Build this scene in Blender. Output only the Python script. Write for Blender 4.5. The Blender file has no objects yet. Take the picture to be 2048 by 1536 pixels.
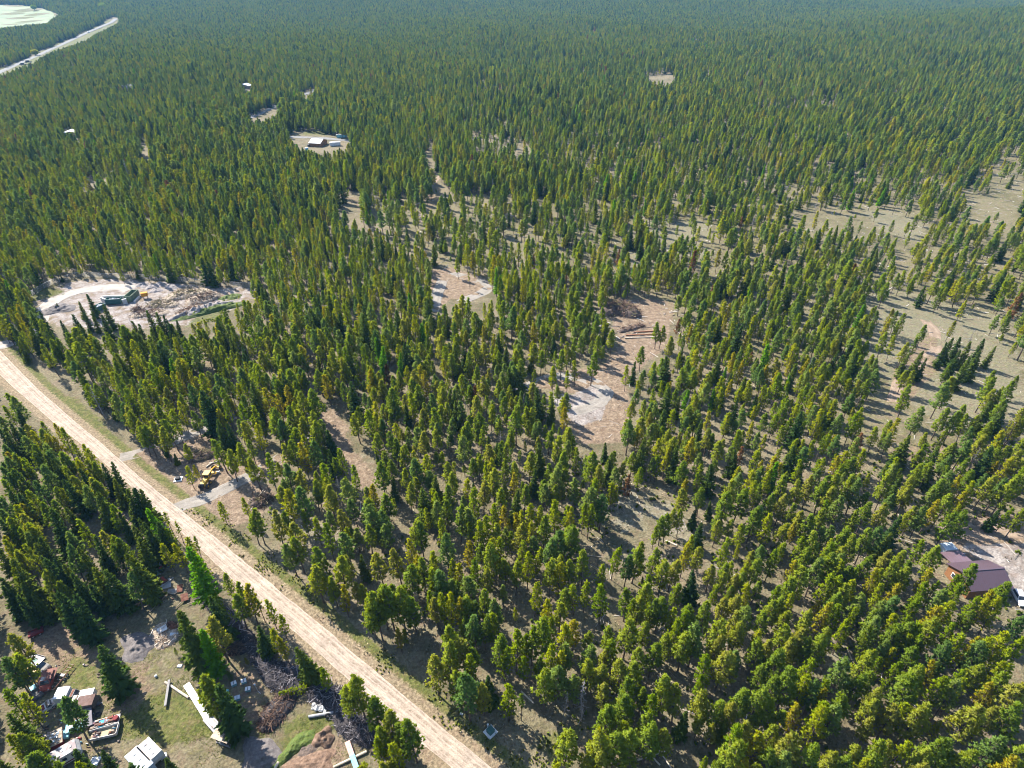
import bpy, math, random, re
import numpy as np
from mathutils import Vector, Matrix
random.seed(7); RNG = np.random.default_rng(11)
R = math.radians
scene = bpy.context.scene
C = scene.collection

# ------------------------------------------------------------------ camera, sky, sun, exposure
CAM_H, TILT, FPX = 115.0, R(33.9), 1232.0          # height (m), tilt below the horizon, focal length in photo pixels
cam = bpy.data.cameras.new('camera'); cam_o = bpy.data.objects.new('camera', cam); C.objects.link(cam_o)
cam_o.location = (0, 0, CAM_H); cam_o.rotation_euler = (math.pi/2 - TILT, 0, 0)
cam.sensor_width = 36; cam.lens = FPX/2048*36; cam.clip_start = 1; cam.clip_end = 12000
scene.camera = cam_o
SUN_EL, SUN_AZ = R(44), math.atan2(-0.757, 0.652)
world = bpy.data.worlds.new('World'); scene.world = world; world.use_nodes = True
wn = world.node_tree.nodes; bg = wn['Background']
sky = wn.new('ShaderNodeTexSky'); sky.sky_type = 'NISHITA'; sky.sun_disc = False
sky.sun_elevation = SUN_EL; sky.sun_rotation = SUN_AZ; sky.altitude = 900
world.node_tree.links.new(sky.outputs[0], bg.inputs[0]); bg.inputs[1].default_value = 0.13
sl = bpy.data.lights.new('sun', 'SUN'); sl.energy = 5.0; sl.angle = R(0.5); sl.color = (1, 0.93, 0.82)
so = bpy.data.objects.new('sun', sl); C.objects.link(so)
sd = Vector((math.sin(SUN_AZ)*math.cos(SUN_EL), math.cos(SUN_AZ)*math.cos(SUN_EL), math.sin(SUN_EL)))
so.rotation_euler = sd.to_track_quat('Z', 'Y').to_euler(); so.location = (0, 0, 300)
scene.view_settings.view_transform = 'Standard'; scene.view_settings.look = 'None'
scene.view_settings.exposure = 1.75; scene.view_settings.gamma = 1
scene.cycles.max_bounces = 5; scene.cycles.diffuse_bounces = 3; scene.cycles.transmission_bounces = 3
scene.cycles.volume_bounces = 0; scene.cycles.filter_width = 1.0; scene.cycles.use_denoising = True

# ------------------------------------------------------------------ terrain and pixel -> ground
cT, sT = math.cos(TILT), math.sin(TILT)
def sstep(a, b, x): t = np.clip((x-a)/(b-a), 0, 1); return t*t*(3-2*t)
def tz(X, Y):
    X = np.asarray(X, float); Y = np.asarray(Y, float)
    d = np.hypot(X, Y)
    z = 95*sstep(1650, 3700, Y + 0.12*np.abs(X)) + 46*np.exp(-(((X-1180)/480)**2 + ((Y-1330)/420)**2))
    return z + sstep(420, 900, d)*(4*np.sin(X/170+1.3)*np.sin(Y/210) + 2.5*np.sin(X/61+Y/97))
def P(x, y, z=None):
    """photo pixel -> world point (x, y) on the ground, or at height z over flat ground"""
    u = (x-1024)/FPX; v = (768-y)/FPX
    d = (u, cT + v*sT, -sT + v*cT)
    if z is not None:
        t = (z-CAM_H)/d[2]; return (u*t, d[1]*t)
    t = 40.0
    while t < 9000:
        if CAM_H + d[2]*t < tz(u*t, d[1]*t): break
        t *= 1.004
    return (u*t, d[1]*t)
def proj(X, Y, Z):
    Z = Z-CAM_H; zc = Y*cT - Z*sT; vc = Y*sT + Z*cT
    zc = np.maximum(zc, 1)
    return 1024 + FPX*X/zc, 768 - FPX*vc/zc
def PW(pts, z=None): return np.array([P(x, y, z) for x, y in pts])
def inpoly(px, py, poly):
    px = np.asarray(px); py = np.asarray(py); r = np.zeros(px.shape, bool); n = len(poly); j = n-1
    for i in range(n):
        xi, yi = poly[i]; xj, yj = poly[j]
        if yi != yj:
            r ^= ((yi > py) != (yj > py)) & (px < (xj-xi)*(py-yi)/(yj-yi) + xi)
        j = i
    return r
def segdist(X, Y, pts, closed=True):
    d = np.full(np.shape(X), 1e9); n = len(pts)
    for i in range(n if closed else n-1):
        ax, ay = pts[i]; bx, by = pts[(i+1) % n]
        L = (bx-ax)**2 + (by-ay)**2 + 1e-9
        t = np.clip(((X-ax)*(bx-ax) + (Y-ay)*(by-ay))/L, 0, 1)
        d = np.minimum(d, np.hypot(X-ax-t*(bx-ax), Y-ay-t*(by-ay)))
    return d
def vnoise(X, Y, s, seed=0):
    x = np.asarray(X)/s + 1000.5; y = np.asarray(Y)/s + 1000.5
    xi = np.floor(x).astype(np.int64); yi = np.floor(y).astype(np.int64); fx = x-xi; fy = y-yi
    h = lambda a, b: ((np.sin(a*127.1 + b*311.7 + seed*74.7)*43758.5453) % 1.0)
    fx = fx*fx*(3-2*fx); fy = fy*fy*(3-2*fy)
    return (h(xi, yi)*(1-fx) + h(xi+1, yi)*fx)*(1-fy) + (h(xi, yi+1)*(1-fx) + h(xi+1, yi+1)*fx)*fy

# ------------------------------------------------------------------ materials
def newmat(name):
    m = bpy.data.materials.new(name); m.use_nodes = True; nt = m.node_tree; nt.nodes.clear()
    return m, nt, nt.nodes, nt.links
def ramp(nt, stops, interp='LINEAR'):
    r = nt.nodes.new('ShaderNodeValToRGB'); e = r.color_ramp.elements; r.color_ramp.interpolation = interp
    while len(e) < len(stops): e.new(0.5)
    for k, (p, c) in enumerate(stops): e[k].position = p; e[k].color = (*c, 1)
    return r
def nz(nt, scale, detail=4, rough=0.6, coord='Object', vec=None):
    n = nt.nodes.new('ShaderNodeTexNoise'); n.inputs['Scale'].default_value = scale
    n.inputs['Detail'].default_value = detail; n.inputs['Roughness'].default_value = rough
    if vec is None:
        t = nt.nodes.new('ShaderNodeTexCoord'); vec = t.outputs[coord]
    nt.links.new(vec, n.inputs['Vector']); return n
def mix(nt, fac, a, b, blend='MIX'):
    m = nt.nodes.new('ShaderNodeMix'); m.data_type = 'RGBA'; m.blend_type = blend; m.clamp_factor = True
    for s, v in ((m.inputs[0], fac), (m.inputs[6], a), (m.inputs[7], b)):
        if hasattr(v, 'links'): nt.links.new(v, s)
        elif isinstance(v, (int, float)): s.default_value = v
        else: s.default_value = (*v, 1)
    return m.outputs[2]
def math_n(nt, op, a, b=0.0, c=None):
    m = nt.nodes.new('ShaderNodeMath'); m.operation = op
    for s, v in zip(m.inputs, (a, b, c)):
        if v is None: continue
        if hasattr(v, 'links'): nt.links.new(v, s)
        else: s.default_value = v
    return m.outputs[0]
def attr(nt, name):
    a = nt.nodes.new('ShaderNodeAttribute'); a.attribute_name = name; return a.outputs['Fac']
def finish(nt, col, rough=0.9, metal=0.0, spec=0.3, bump=None, bstr=0.4, bdist=0.1):
    b = nt.nodes.new('ShaderNodeBsdfPrincipled'); o = nt.nodes.new('ShaderNodeOutputMaterial')
    if hasattr(col, 'links'): nt.links.new(col, b.inputs['Base Color'])
    else: b.inputs['Base Color'].default_value = (*col, 1)
    b.inputs['Roughness'].default_value = rough; b.inputs['Metallic'].default_value = metal
    b.inputs['Specular IOR Level'].default_value = spec
    if bump is not None:
        n = nt.nodes.new('ShaderNodeBump'); n.inputs['Strength'].default_value = bstr; n.inputs['Distance'].default_value = bdist
        nt.links.new(bump, n.inputs['Height']); nt.links.new(n.outputs[0], b.inputs['Normal'])
    nt.links.new(b.outputs[0], o.inputs[0]); return b
def surf(name, stops, scale=2.0, detail=5, rough=0.85, metal=0.0, spec=0.3, bstr=0.3, bdist=0.05):
    m, nt, N, L = newmat(name)
    n = nz(nt, scale, detail); r = ramp(nt, stops); L.new(n.outputs[0], r.inputs[0])
    finish(nt, r.outputs[0], rough, metal, spec, n.outputs[0], bstr, bdist); return m
def island(name, stops, rough=0.9):
    """colour differs from piece to piece (sticks, stones, planks)"""
    m, nt, N, L = newmat(name); g = N.new('ShaderNodeNewGeometry'); r = ramp(nt, stops)
    L.new(g.outputs['Random Per Island'], r.inputs[0])
    n = nz(nt, 6, 3); c = mix(nt, 0.35, r.outputs[0], n.outputs[0], 'OVERLAY')
    finish(nt, c, rough, 0, 0.2); return m
def foliage(name, stops, trans=0.42):
    m, nt, N, L = newmat(name)
    oi = N.new('ShaderNodeObjectInfo'); g = N.new('ShaderNodeNewGeometry'); r = ramp(nt, stops)
    v = math_n(nt, 'MULTIPLY_ADD', g.outputs['Random Per Island'], 0.34, -0.17)
    v = math_n(nt, 'ADD', v, oi.outputs['Random']); L.new(v, r.inputs[0])
    d = N.new('ShaderNodeBsdfDiffuse'); t = N.new('ShaderNodeBsdfTranslucent'); x = N.new('ShaderNodeMixShader')
    L.new(r.outputs[0], d.inputs[0])
    hs = N.new('ShaderNodeHueSaturation'); hs.inputs['Hue'].default_value = 0.485; hs.inputs['Saturation'].default_value = 1.15
    hs.inputs['Value'].default_value = 1.45; L.new(r.outputs[0], hs.inputs['Color']); L.new(hs.outputs[0], t.inputs[0])
    x.inputs[0].default_value = trans; L.new(d.outputs[0], x.inputs[1]); L.new(t.outputs[0], x.inputs[2])
    o = N.new('ShaderNodeOutputMaterial'); L.new(x.outputs[0], o.inputs[0]); return m
M = {}
def S(k, c0, c1, c2=None, **kw):
    M[k] = surf(k, [(0.3, c0), (0.5, c1), (0.68, c2 or c1)], **kw)
M['crown_p'] = foliage('crown_p', [(0, (.115, .172, .022)), (.45, (.165, .218, .024)), (.8, (.215, .245, .028)), (1, (.215, .215, .040))])
M['crown_b'] = foliage('crown_b', [(0, (.085, .148, .036)), (.5, (.125, .188, .042)), (1, (.175, .220, .046))])
M['crown_y'] = foliage('crown_y', [(0, (.120, .190, .008)), (.5, (.190, .240, .009)), (.85, (.260, .275, .011)), (1, (.25, .21, .02))])
M['crown_f'] = foliage('crown_f', [(0, (.036, .070, .018)), (.5, (.062, .100, .019)), (1, (.108, .136, .018))], .35)
M['crown_d'] = foliage('crown_d', [(0, (.082, .132, .020)), (.5, (.132, .180, .022)), (.85, (.190, .218, .021)), (1, (.17, .15, .03))], .4)
M['crown_l'] = foliage('crown_l', [(0, (.085, .21, .007)), (1, (.115, .26, .008))], .45)
M['crown_r'] = foliage('crown_r', [(0, (.13, .06, .025)), (1, (.19, .10, .04))], .2)
S('bark', (.045, .034, .028), (.085, .062, .05), (.13, .095, .075), scale=3)
S('bark_grey', (.13, .11, .105), (.2, .18, .17), (.28, .255, .24), scale=3)
S('white_paint', (.36, .355, .35), (.50, .50, .495), (.56, .56, .555), scale=0.7, rough=.5)
S('worn_white', (.16, .11, .085), (.36, .345, .325), (.50, .49, .475), scale=1.1, rough=.6)
S('peeling_roof', (.17, .13, .14), (.20, .17, .175), (.56, .55, .54), scale=1.2, rough=.7)
S('grey_paint', (.156, .156, .168), (.234, .234, .246), (.281, .281, .289), scale=1, rough=.6)
S('blue_white', (.30, .35, .40), (.38, .43, .47), (.44, .48, .51), scale=.6, rough=.5)
S('rust', (.055, .02, .013), (.11, .042, .026), (.17, .08, .05), scale=1.6)
S('rust_sheet', (.10, .04, .028), (.165, .075, .058), (.21, .11, .09), scale=1.1)
S('red_paint', (.125, .027, .020), (.234, .039, .027), (.281, .062, .047), scale=1.5, rough=.55)
S('dark_red', (.07, .012, .014), (.14, .02, .022), scale=2)
S('yellow_paint', (.390, .211, .016), (.515, .296, .023), (.546, .343, .047), scale=1.2, rough=.5)
S('orange_paint', (.328, .133, .016), (.429, .195, .023), scale=1.3)
S('green_paint', (.02, .06, .055), (.035, .10, .09), scale=1.4, rough=.6)
S('olive_paint', (.06, .10, .055), (.11, .15, .09), (.16, .18, .12), scale=1.3, rough=.7)
S('teal_paint', (.094, .257, .296), (.156, .343, .374), scale=1.5, rough=.6)
S('pink_paint', (.328, .187, .172), (.429, .265, .234), scale=1.5)
S('blue_paint', (.03, .16, .28), (.06, .26, .38), scale=1.4)
S('black', (.015, .015, .017), (.035, .034, .036), scale=4)
S('dark_metal', (.03, .03, .034), (.07, .066, .066), (.13, .10, .09), scale=2.2, rough=.6)
S('steel', (.30, .30, .31), (.46, .46, .47), scale=2, rough=.4, metal=.6)
S('glass', (.012, .016, .024), (.03, .04, .06), scale=.8, rough=.08, spec=.6)
S('plank', (.125, .094, .070), (.234, .187, .140), (.328, .273, .211), scale=2.5)
S('grey_plank', (.117, .109, .109), (.195, .187, .183), scale=3)
S('roof_plank', (.187, .133, .094), (.351, .281, .211), (.406, .335, .257), scale=1.4)
S('log', (.265, .211, .156), (.406, .343, .265), (.468, .421, .351), scale=2.5)
S('red_log', (.187, .078, .043), (.281, .133, .070), scale=2.5)
S('roof_metal', (.056, .037, .047), (.066, .043, .054), scale=.5, rough=.42, spec=.5, bstr=.02)
S('brown_roof', (.06, .035, .03), (.10, .06, .05), (.13, .085, .075), scale=1.5)
S('dull_grey', (.10, .095, .105), (.15, .14, .155), scale=1.5)
S('bank_grass', (.036, .061, .009), (.061, .090, .013), (.094, .101, .029), scale=2.5, detail=8, bstr=1, bdist=.3)
S('porch_metal', (.085, .056, .068), (.10, .066, .08), scale=.5, rough=.4, spec=.5, bstr=.02)
S('siding', (.13, .062, .028), (.19, .088, .036), scale=1.8)
S('dirt', (.075, .045, .03), (.125, .078, .052), (.19, .125, .088), scale=1.6, detail=8, bstr=1.0, bdist=.3)
S('gravel', (.133, .113, .109), (.195, .172, .164), (.257, .226, .211), scale=2.2, bstr=.8, bdist=.15)
S('dark_gravel', (.065, .055, .055), (.097, .085, .082), (.129, .114, .108), scale=2.2, bstr=.8, bdist=.15)
S('concrete', (.312, .304, .289), (.406, .398, .374), scale=1.5)
S('meadow', (.055, .085, .025), (.085, .115, .04), (.12, .135, .06), scale=.02, detail=6)
S('stone', (.265, .250, .242), (.429, .421, .406), scale=2)
M['sticks'] = island('sticks', [(0, (.022, .017, .019)), (.4, (.068, .053, .053)), (.75, (.136, .115, .112)), (1, (.248, .223, .211))])
M['red_sticks'] = island('red_sticks', [(0, (.031, .019, .015)), (.5, (.093, .053, .037)), (1, (.186, .124, .087))])
M['dark_sticks'] = island('dark_sticks', [(0, (.012, .011, .014)), (.45, (.040, .036, .042)), (.75, (.11, .10, .11)), (1, (.27, .25, .26))])
S('duff', (.016, .014, .016), (.035, .03, .032), scale=3)
M['scrap_mix'] = island('scrap_mix', [(0, (.03, .03, .032)), (.2, (.14, .055, .035)), (.4, (.10, .09, .085)), (.55, (.22, .16, .11)), (.7, (.40, .39, .38)), (.8, (.08, .2, .28)), (.9, (.2, .04, .035)), (1, (.45, .44, .43))])
M['green_sticks'] = island('green_sticks', [(0, (.05, .045, .02)), (.5, (.12, .11, .045)), (1, (.28, .21, .13))])
M['scrap_wood'] = island('scrap_wood', [(0, (.080, .044, .028)), (.4, (.240, .160, .104)), (.75, (.400, .320, .240)), (1, (.576, .544, .496))])
M['trash'] = island('trash', [(0, (.12, .12, .13)), (.4, (.5, .5, .5)), (.8, (.78, .78, .76)), (1, (.3, .4, .5))])
M['weeds'] = foliage('weeds', [(0, (.09, .125, .02)), (.5, (.13, .17, .022)), (1, (.19, .20, .05))], .3)
M['straw'] = island('straw', [(0, (.200, .160, .096)), (.6, (.336, .280, .176)), (1, (.440, .400, .320))])
M['litter'] = island('litter', [(0, (.128, .104, .088)), (.5, (.304, .272, .240)), (1, (.496, .472, .440))])

# ------------------------------------------------------------------ mesh helpers
class MB:
    def __init__(s): s.v = []; s.f = []
    def add(s, vs, fs):
        o = len(s.v); s.v += [tuple(v) for v in vs]; s.f += [tuple(i+o for i in f) for f in fs]; return s
    def box(s, x0, x1, y0, y1, z0, z1, tx=0.0, ty=0.0):
        """box, its top drawn in by tx / ty"""
        return s.add([(x0, y0, z0), (x1, y0, z0), (x1, y1, z0), (x0, y1, z0),
                      (x0+tx, y0+ty, z1), (x1-tx, y0+ty, z1), (x1-tx, y1-ty, z1), (x0+tx, y1-ty, z1)],
                     [(3, 2, 1, 0), (4, 5, 6, 7), (0, 1, 5, 4), (1, 2, 6, 5), (2, 3, 7, 6), (3, 0, 4, 7)])
    def prism(s, prof, y0, y1, inset=0.0):
        """profile in x-z drawn out along y"""
        n = len(prof); cx = sum(p[0] for p in prof)/n
        return s.add([(x, y0, z) for x, z in prof] + [(x, y1, z) for x, z in prof],
                     [tuple(range(n)), tuple(range(2*n-1, n-1, -1))] + [(i, i+n, (i+1) % n+n, (i+1) % n) for i in range(n)])
    def tube(s, pts, r, n=6, cap=True):
        pts = [Vector(p) for p in pts]; rs = r if isinstance(r, (list, tuple)) else [r]*len(pts); o = len(s.v); V = []; F = []
        for i, p in enumerate(pts):
            d = (pts[min(i+1, len(pts)-1)] - pts[max(i-1, 0)]).normalized()
            a = d.orthogonal().normalized(); b = d.cross(a)
            for k in range(n):
                t = 2*math.pi*k/n; V.append(p + (a*math.cos(t) + b*math.sin(t))*rs[i])
        for i in range(len(pts)-1):
            for k in range(n): F.append((i*n+k, i*n+(k+1) % n, (i+1)*n+(k+1) % n, (i+1)*n+k))
        if cap: F += [tuple(range(n-1, -1, -1)), tuple((len(pts)-1)*n+k for k in range(n))]
        return s.add(V, F)
    def stick(s, p, d, L, r):
        p = Vector(p); d = Vector(d).normalized(); a = d.orthogonal().normalized()*r; b = d.cross(a)
        q = p + d*L
        return s.add([p+a, p-a*.5+b*.87, p-a*.5-b*.87, q+a*.6, q-a*.3+b*.5, q-a*.3-b*.5],
                     [(0, 1, 2), (5, 4, 3), (0, 3, 4, 1), (1, 4, 5, 2), (2, 5, 3, 0)])
    def wheel(s, x, y, z, r, w, n=14):
        return s.tube([(x, y-w/2, z), (x, y-w*.3, z), (x, y+w*.3, z), (x, y+w/2, z)], [r*.86, r, r, r*.86], n)
    def build(s, name, mat, parent=None, smooth=False, loc=None):
        me = bpy.data.meshes.new(name); me.from_pydata(s.v, [], s.f); me.update()
        if smooth: me.polygons.foreach_set('use_smooth', [True]*len(me.polygons))
        for m in (mat if isinstance(mat, (list, tuple)) else [mat]): me.materials.append(m)
        o = bpy.data.objects.new(name, me); C.objects.link(o)
        if parent: o.parent = parent
        if loc: o.location = loc
        return o
def tag(o, label=None, cat=None, group=None, kind=None):
    if label: o['label'] = label
    if cat: o['category'] = cat
    if group: o['group'] = group
    if kind: o['kind'] = kind
    return o
def thing(name, label, cat, loc=(0, 0, 0), rz=0.0, group=None):
    o = bpy.data.objects.new(name, None); C.objects.link(o); o.location = loc; o.rotation_euler = (0, 0, rz)
    o.empty_display_size = .5
    return tag(o, label, cat, group)
def npmesh(name, v, f, mat, parent=None):
    """numpy verts (n,3), tris or quads (m,k)"""
    me = bpy.data.meshes.new(name); v = np.asarray(v, np.float32); f = np.asarray(f, np.int32); k = f.shape[1]
    me.vertices.add(len(v)); me.vertices.foreach_set('co', v.ravel())
    me.loops.add(f.size); me.loops.foreach_set('vertex_index', f.ravel())
    me.polygons.add(len(f)); me.polygons.foreach_set('loop_start', np.arange(0, f.size, k, dtype=np.int32))
    me.polygons.foreach_set('loop_total', np.full(len(f), k, np.int32))
    for m in (mat if isinstance(mat, (list, tuple)) else [mat]): me.materials.append(m)
    me.update(calc_edges=True); me.validate()
    o = bpy.data.objects.new(name, me); C.objects.link(o)
    if parent: o.parent = parent
    return o
def axis(a, b, z=0.0):
    """two photo pixels of a roof line at height z -> centre, heading, length"""
    A = P(*a, z); B = P(*b, z); return ((A[0]+B[0])/2, (A[1]+B[1])/2, 0), math.atan2(A[1]-B[1], A[0]-B[0]), math.dist(A, B)
# ------------------------------------------------------------------ the ground and its bare, green and stony patches
ROAD_L = [(-40,715),(29,780),(110,850),(195,917),(246,962),(322,1034),(394,1094),(466,1166),(571,1254),(637,1310),(695,1363),(793,1447),(890,1531),(960,1592),(1080,1700)]
ROAD_R = [(-40,668),(0,700),(78,780),(140,833),(199,883),(273,948),(357,1016),(456,1094),(554,1176),(629,1236),(725,1320),(842,1416),(900,1466),(984,1536),(1060,1600),(1180,1705)]
PIT = [(60,600),(90,578),(150,562),(230,556),(330,565),(430,572),(515,578),(520,600),(480,608),(430,640),(385,652),(290,660),(220,660),(110,655),(78,632)]
VERGE = [(-10,690),(30,700),(110,748),(160,806),(240,880),(262,905),(273,948),(199,883),(78,780)]
GRADER = [(255,908),(330,880),(400,862),(470,885),(520,925),(560,908),(580,925),(520,965),(560,990),(525,1030),(430,1075),(357,1016),(300,960)]
GAP_E = [(628,838),(665,818),(692,850),(702,900),(735,930),(762,968),(722,978),(690,930),(650,880)]
CLEAR = [(1048,772),(1100,745),(1200,735),(1240,690),(1230,660),(1208,606),(1300,598),(1348,605),(1345,640),(1330,700),(1300,722),(1255,762),(1258,830),(1252,885),(1165,892),(1138,845),(1150,790),(1120,780),(1075,778)]
LOOP = [(862,540),(905,535),(962,555),(992,572),(985,584),(940,604),(905,598),(868,625),(856,600)]
CABIN = [(565,272),(600,264),(660,268),(705,285),(700,300),(640,306),(600,300)]
YARD_H = [(1872,1088),(1905,1060),(1960,1030),(2060,1030),(2060,1215),(2030,1200),(1985,1125),(1900,1112)]
YARD = [(60,1250),(160,1240),(300,1225),(430,1180),(470,1240),(560,1330),(660,1400),(760,1500),(760,1560),(-40,1560),(20,1420),(60,1330)]
FAR_CLEAR = [  # openings seen between the far trees
 [(938,277),(1000,272),(1062,295),(1030,310),(955,302)], [(1283,148),(1350,153),(1345,166),(1300,162)],
 [(1720,418),(1790,425),(1862,455),(1835,485),(1765,462)], [(1760,610),(1810,612),(1850,640),(1915,665),(1920,705),(1880,720),(1810,680)],
 [(1840,650),(1875,640),(1885,720),(1850,740),(1800,770),(1785,850),(1760,850),(1770,760)],
 [(850,290),(862,282),(875,330),(895,380),(855,430),(845,440),(870,380)], [(690,385),(715,400),(735,430),(700,430)],
 [(1020,448),(1060,432),(1075,470),(1040,490),(1010,475)], [(-60,8),(60,12),(120,28),(95,46),(-60,62)],
 [(-20,146),(60,114),(120,86),(160,68),(205,48),(222,34),(240,36),(226,52),(165,82),(100,108),(50,132),(-20,160)],
 [(498,238),(520,226),(556,212),(560,222),(525,238),(505,246)], [(600,190),(640,176),(636,184),(606,196)], [(275,270),(300,285),(312,320),(290,315)],
 [(160,372),(205,345),(225,330),(232,345),(190,375),(165,385)], [(1290,440),(1420,445),(1425,470),(1300,462)], [(1930,395),(2048,380),(2048,420),(1940,425)],
 [(135,268),(158,266),(158,276),(135,278)], [(484,172),(502,171),(502,178),(484,179)], [(250,170),(264,169),(264,180),(250,181)],
 [(1980,330),(2048,315),(2048,345),(1990,350)], [(1650,1290),(1700,1290),(1710,1320),(1680,1345)], [(1180,1060),(1260,1000),(1290,1010),(1240,1080),(1200,1110)]]
CLEARINGS = [PIT, VERGE, GRADER, GAP_E, CLEAR, LOOP, CABIN, YARD_H] + FAR_CLEAR

def axis_coords(a, b, step, lo, hi, g=1.10):
    mid = list(np.arange(a, b+1e-6, step)); s = step; x = b
    while x < hi: s *= g; x += s; mid.append(x)
    s = step; x = a; pre = []
    while x > lo: s *= g; x -= s; pre.append(x)
    return np.array(pre[::-1] + mid)
gx = axis_coords(-150, 170, 0.8, -5200, 5200, 1.07); gy = axis_coords(36, 240, 0.8, -300, 5200, 1.05)
GX, GY = np.meshgrid(gx, gy); gX = GX.ravel(); gY = GY.ravel()
def mask(polys, feather):
    m = np.zeros(gX.shape)
    for pl in polys:
        w = PW(pl); a, b = w.min(0)-feather*2, w.max(0)+feather*2
        s = np.where((gX > a[0]) & (gX < b[0]) & (gY > a[1]) & (gY < b[1]))[0]
        if not len(s): continue
        ins = inpoly(gX[s], gY[s], w); d = segdist(gX[s], gY[s], w)
        m[s] = np.maximum(m[s], sstep(-feather, feather, np.where(ins, d, -d)))
    return m
rl, rr = PW(ROAD_L), PW(ROAD_R)
road_poly_w = np.array(list(rl) + list(rr[::-1]))
gdirt = mask([GRADER, GAP_E, CLEAR, LOOP, YARD_H], 2.5)
gdirt = np.maximum(gdirt, 0.85*mask([[(570,1470),(640,1455),(700,1500),(705,1545),(560,1545),(580,1500)], [(480,1330),(530,1355),(520,1440),(470,1480),(440,1400)],
        [(210,1345),(300,1330),(310,1410),(240,1440),(200,1400)], [(60,1250),(200,1250),(215,1330),(110,1330),(60,1300)], [(1780,900),(1890,890),(1900,920),(1790,925)],
        [(240,1000),(300,1060),(290,1080),(230,1030)], [(1785,740),(1870,650),(1885,730),(1790,840)], [(850,430),(860,380),(885,400)], [(690,390),(715,395),(735,440)]], 2.0))
near_road = np.zeros(gX.shape); sel = np.where((np.abs(gX) < 260) & (gY > 20) & (gY < 320))[0]
dr = segdist(gX[sel], gY[sel], road_poly_w); ins = inpoly(gX[sel], gY[sel], road_poly_w)
near_road[sel] = np.where(ins, 1, 1-sstep(0.5, 3.2, dr)); verge_green = np.zeros(gX.shape)
side = inpoly(gX[sel], gY[sel], np.vstack([rr, [[400, 20], [400, 400], [-300, 400]]]))
verge_green[sel] = np.where(side & ~ins, sstep(0.8, 2.0, dr)*(1-sstep(3.0, 5.0, dr)), 0)
ggravel = .60*mask([PIT], 3.0); gdirt = np.maximum(gdirt, .75*mask([PIT], 4.0))
ggravel = np.maximum(ggravel, mask([[(1095,793),(1150,790),(1185,770),(1215,800),(1205,840),(1165,852),(1140,840)], [(1920,1095),(1960,1090),(2060,1090),(2060,1230),(2005,1150)]], 1.2))
ggreen = mask([[(110,790),(150,795),(205,842),(215,858),(180,850)], [(205,862),(240,880),(235,893),(200,880)], [(385,640),(440,605),(480,590),(470,600),(430,645),(370,655)],
        [(50,575),(110,578),(130,585),(70,605)], [(410,1380),(300,1390),(250,1440),(300,1500),(420,1480),(470,1400)], [(150,1310),(200,1330),(190,1390),(140,1380),(130,1340)],
        [(570,1450),(600,1430),(660,1430),(690,1460),(640,1470),(600,1490),(570,1520),(555,1520)], [(520,1440),(560,1440),(540,1470),(510,1490)], [(580,268),(660,262),(660,270),(590,274)],
        [(0,8),(60,12),(120,28),(95,46),(0,62)], [(0,138),(120,84),(222,30),(260,40),(165,100),(50,150),(0,170)], [(1080,1480),(1160,1450),(1150,1490),(1100,1520)], [(180,1440),(300,1420),(320,1480),(230,1480)]], 2.0)
ggreen = np.maximum(ggreen, verge_green)
ggreen = np.maximum(ggreen, .40*mask([[(640, 380), (1240, 400), (2100, 280), (2100, 920), (1700, 960), (1400, 700), (1240, 560), (860, 540)], YARD], 12.0))
gpale = mask([[(1200,1010),(1260,985),(1330,1000),(1420,1080),(1400,1110),(1300,1040),(1240,1070)], [(1640,1285),(1700,1290),(1715,1325),(1680,1350)], FAR_CLEAR[2], FAR_CLEAR[3],
        [(1420,600),(1700,560),(2048,640),(2048,900),(1880,860),(1700,700)], [(540,1010),(590,1000),(670,1080),(640,1090)], [(660,880),(735,930),(760,970),(720,975)],
        [(1250,560),(1420,520),(1400,440),(1250,470)], FAR_CLEAR[14], FAR_CLEAR[18]], 5.0)
me = bpy.data.meshes.new('ground')
nxg, nyg = len(gx), len(gy)
gz = tz(gX, gY) + np.where(near_road + ggravel > 0.2, 0, 1)*((vnoise(gX, gY, 7, 3)-.5)*.22 + (vnoise(gX, gY, 2.3, 5)-.5)*.14)*(np.hypot(gX, gY) < 400)
ii = np.arange(nxg*nyg).reshape(nyg, nxg)
F = np.stack([ii[:-1, :-1], ii[:-1, 1:], ii[1:, 1:], ii[1:, :-1]], -1).reshape(-1, 4)
m, nt, N, L = newmat('ground')
pos = N.new('ShaderNodeNewGeometry').outputs['Position']
n1 = nz(nt, .035, 5, .6, vec=pos); n2 = nz(nt, .22, 6, .65, vec=pos); n3 = nz(nt, 1.7, 6, .7, vec=pos); n4 = nz(nt, .6, 5, .7, vec=pos)
base = ramp(nt, [(.32, (.045, .050, .021)), (.44, (.090, .079, .045)), (.56, (.132, .114, .071)), (.7, (.122, .092, .066))])
s = math_n(nt, 'MULTIPLY_ADD', n1.outputs[0], .55, -.05); s2 = math_n(nt, 'MULTIPLY_ADD', n2.outputs[0], .55, s); L.new(s2, base.inputs[0])
def soft(a, n, amp=.75):
    v = math_n(nt, 'MULTIPLY_ADD', math_n(nt, 'SUBTRACT', n, .5), amp*2, attr(nt, a))
    r = nt.nodes.new('ShaderNodeMapRange'); r.interpolation_type = 'SMOOTHSTEP'; r.inputs['From Min'].default_value = .3; r.inputs['From Max'].default_value = .7
    L.new(v, r.inputs['Value']); return r.outputs[0]
dirtc = ramp(nt, [(.3, (.088, .062, .042)), (.5, (.150, .111, .076)), (.66, (.215, .165, .118))]); L.new(n4.outputs[0], dirtc.inputs[0])
gravc = ramp(nt, [(.32, (.115, .098, .086)), (.48, (.175, .155, .142)), (.62, (.25, .225, .208))]); L.new(n2.outputs[0], gravc.inputs[0])
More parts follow.
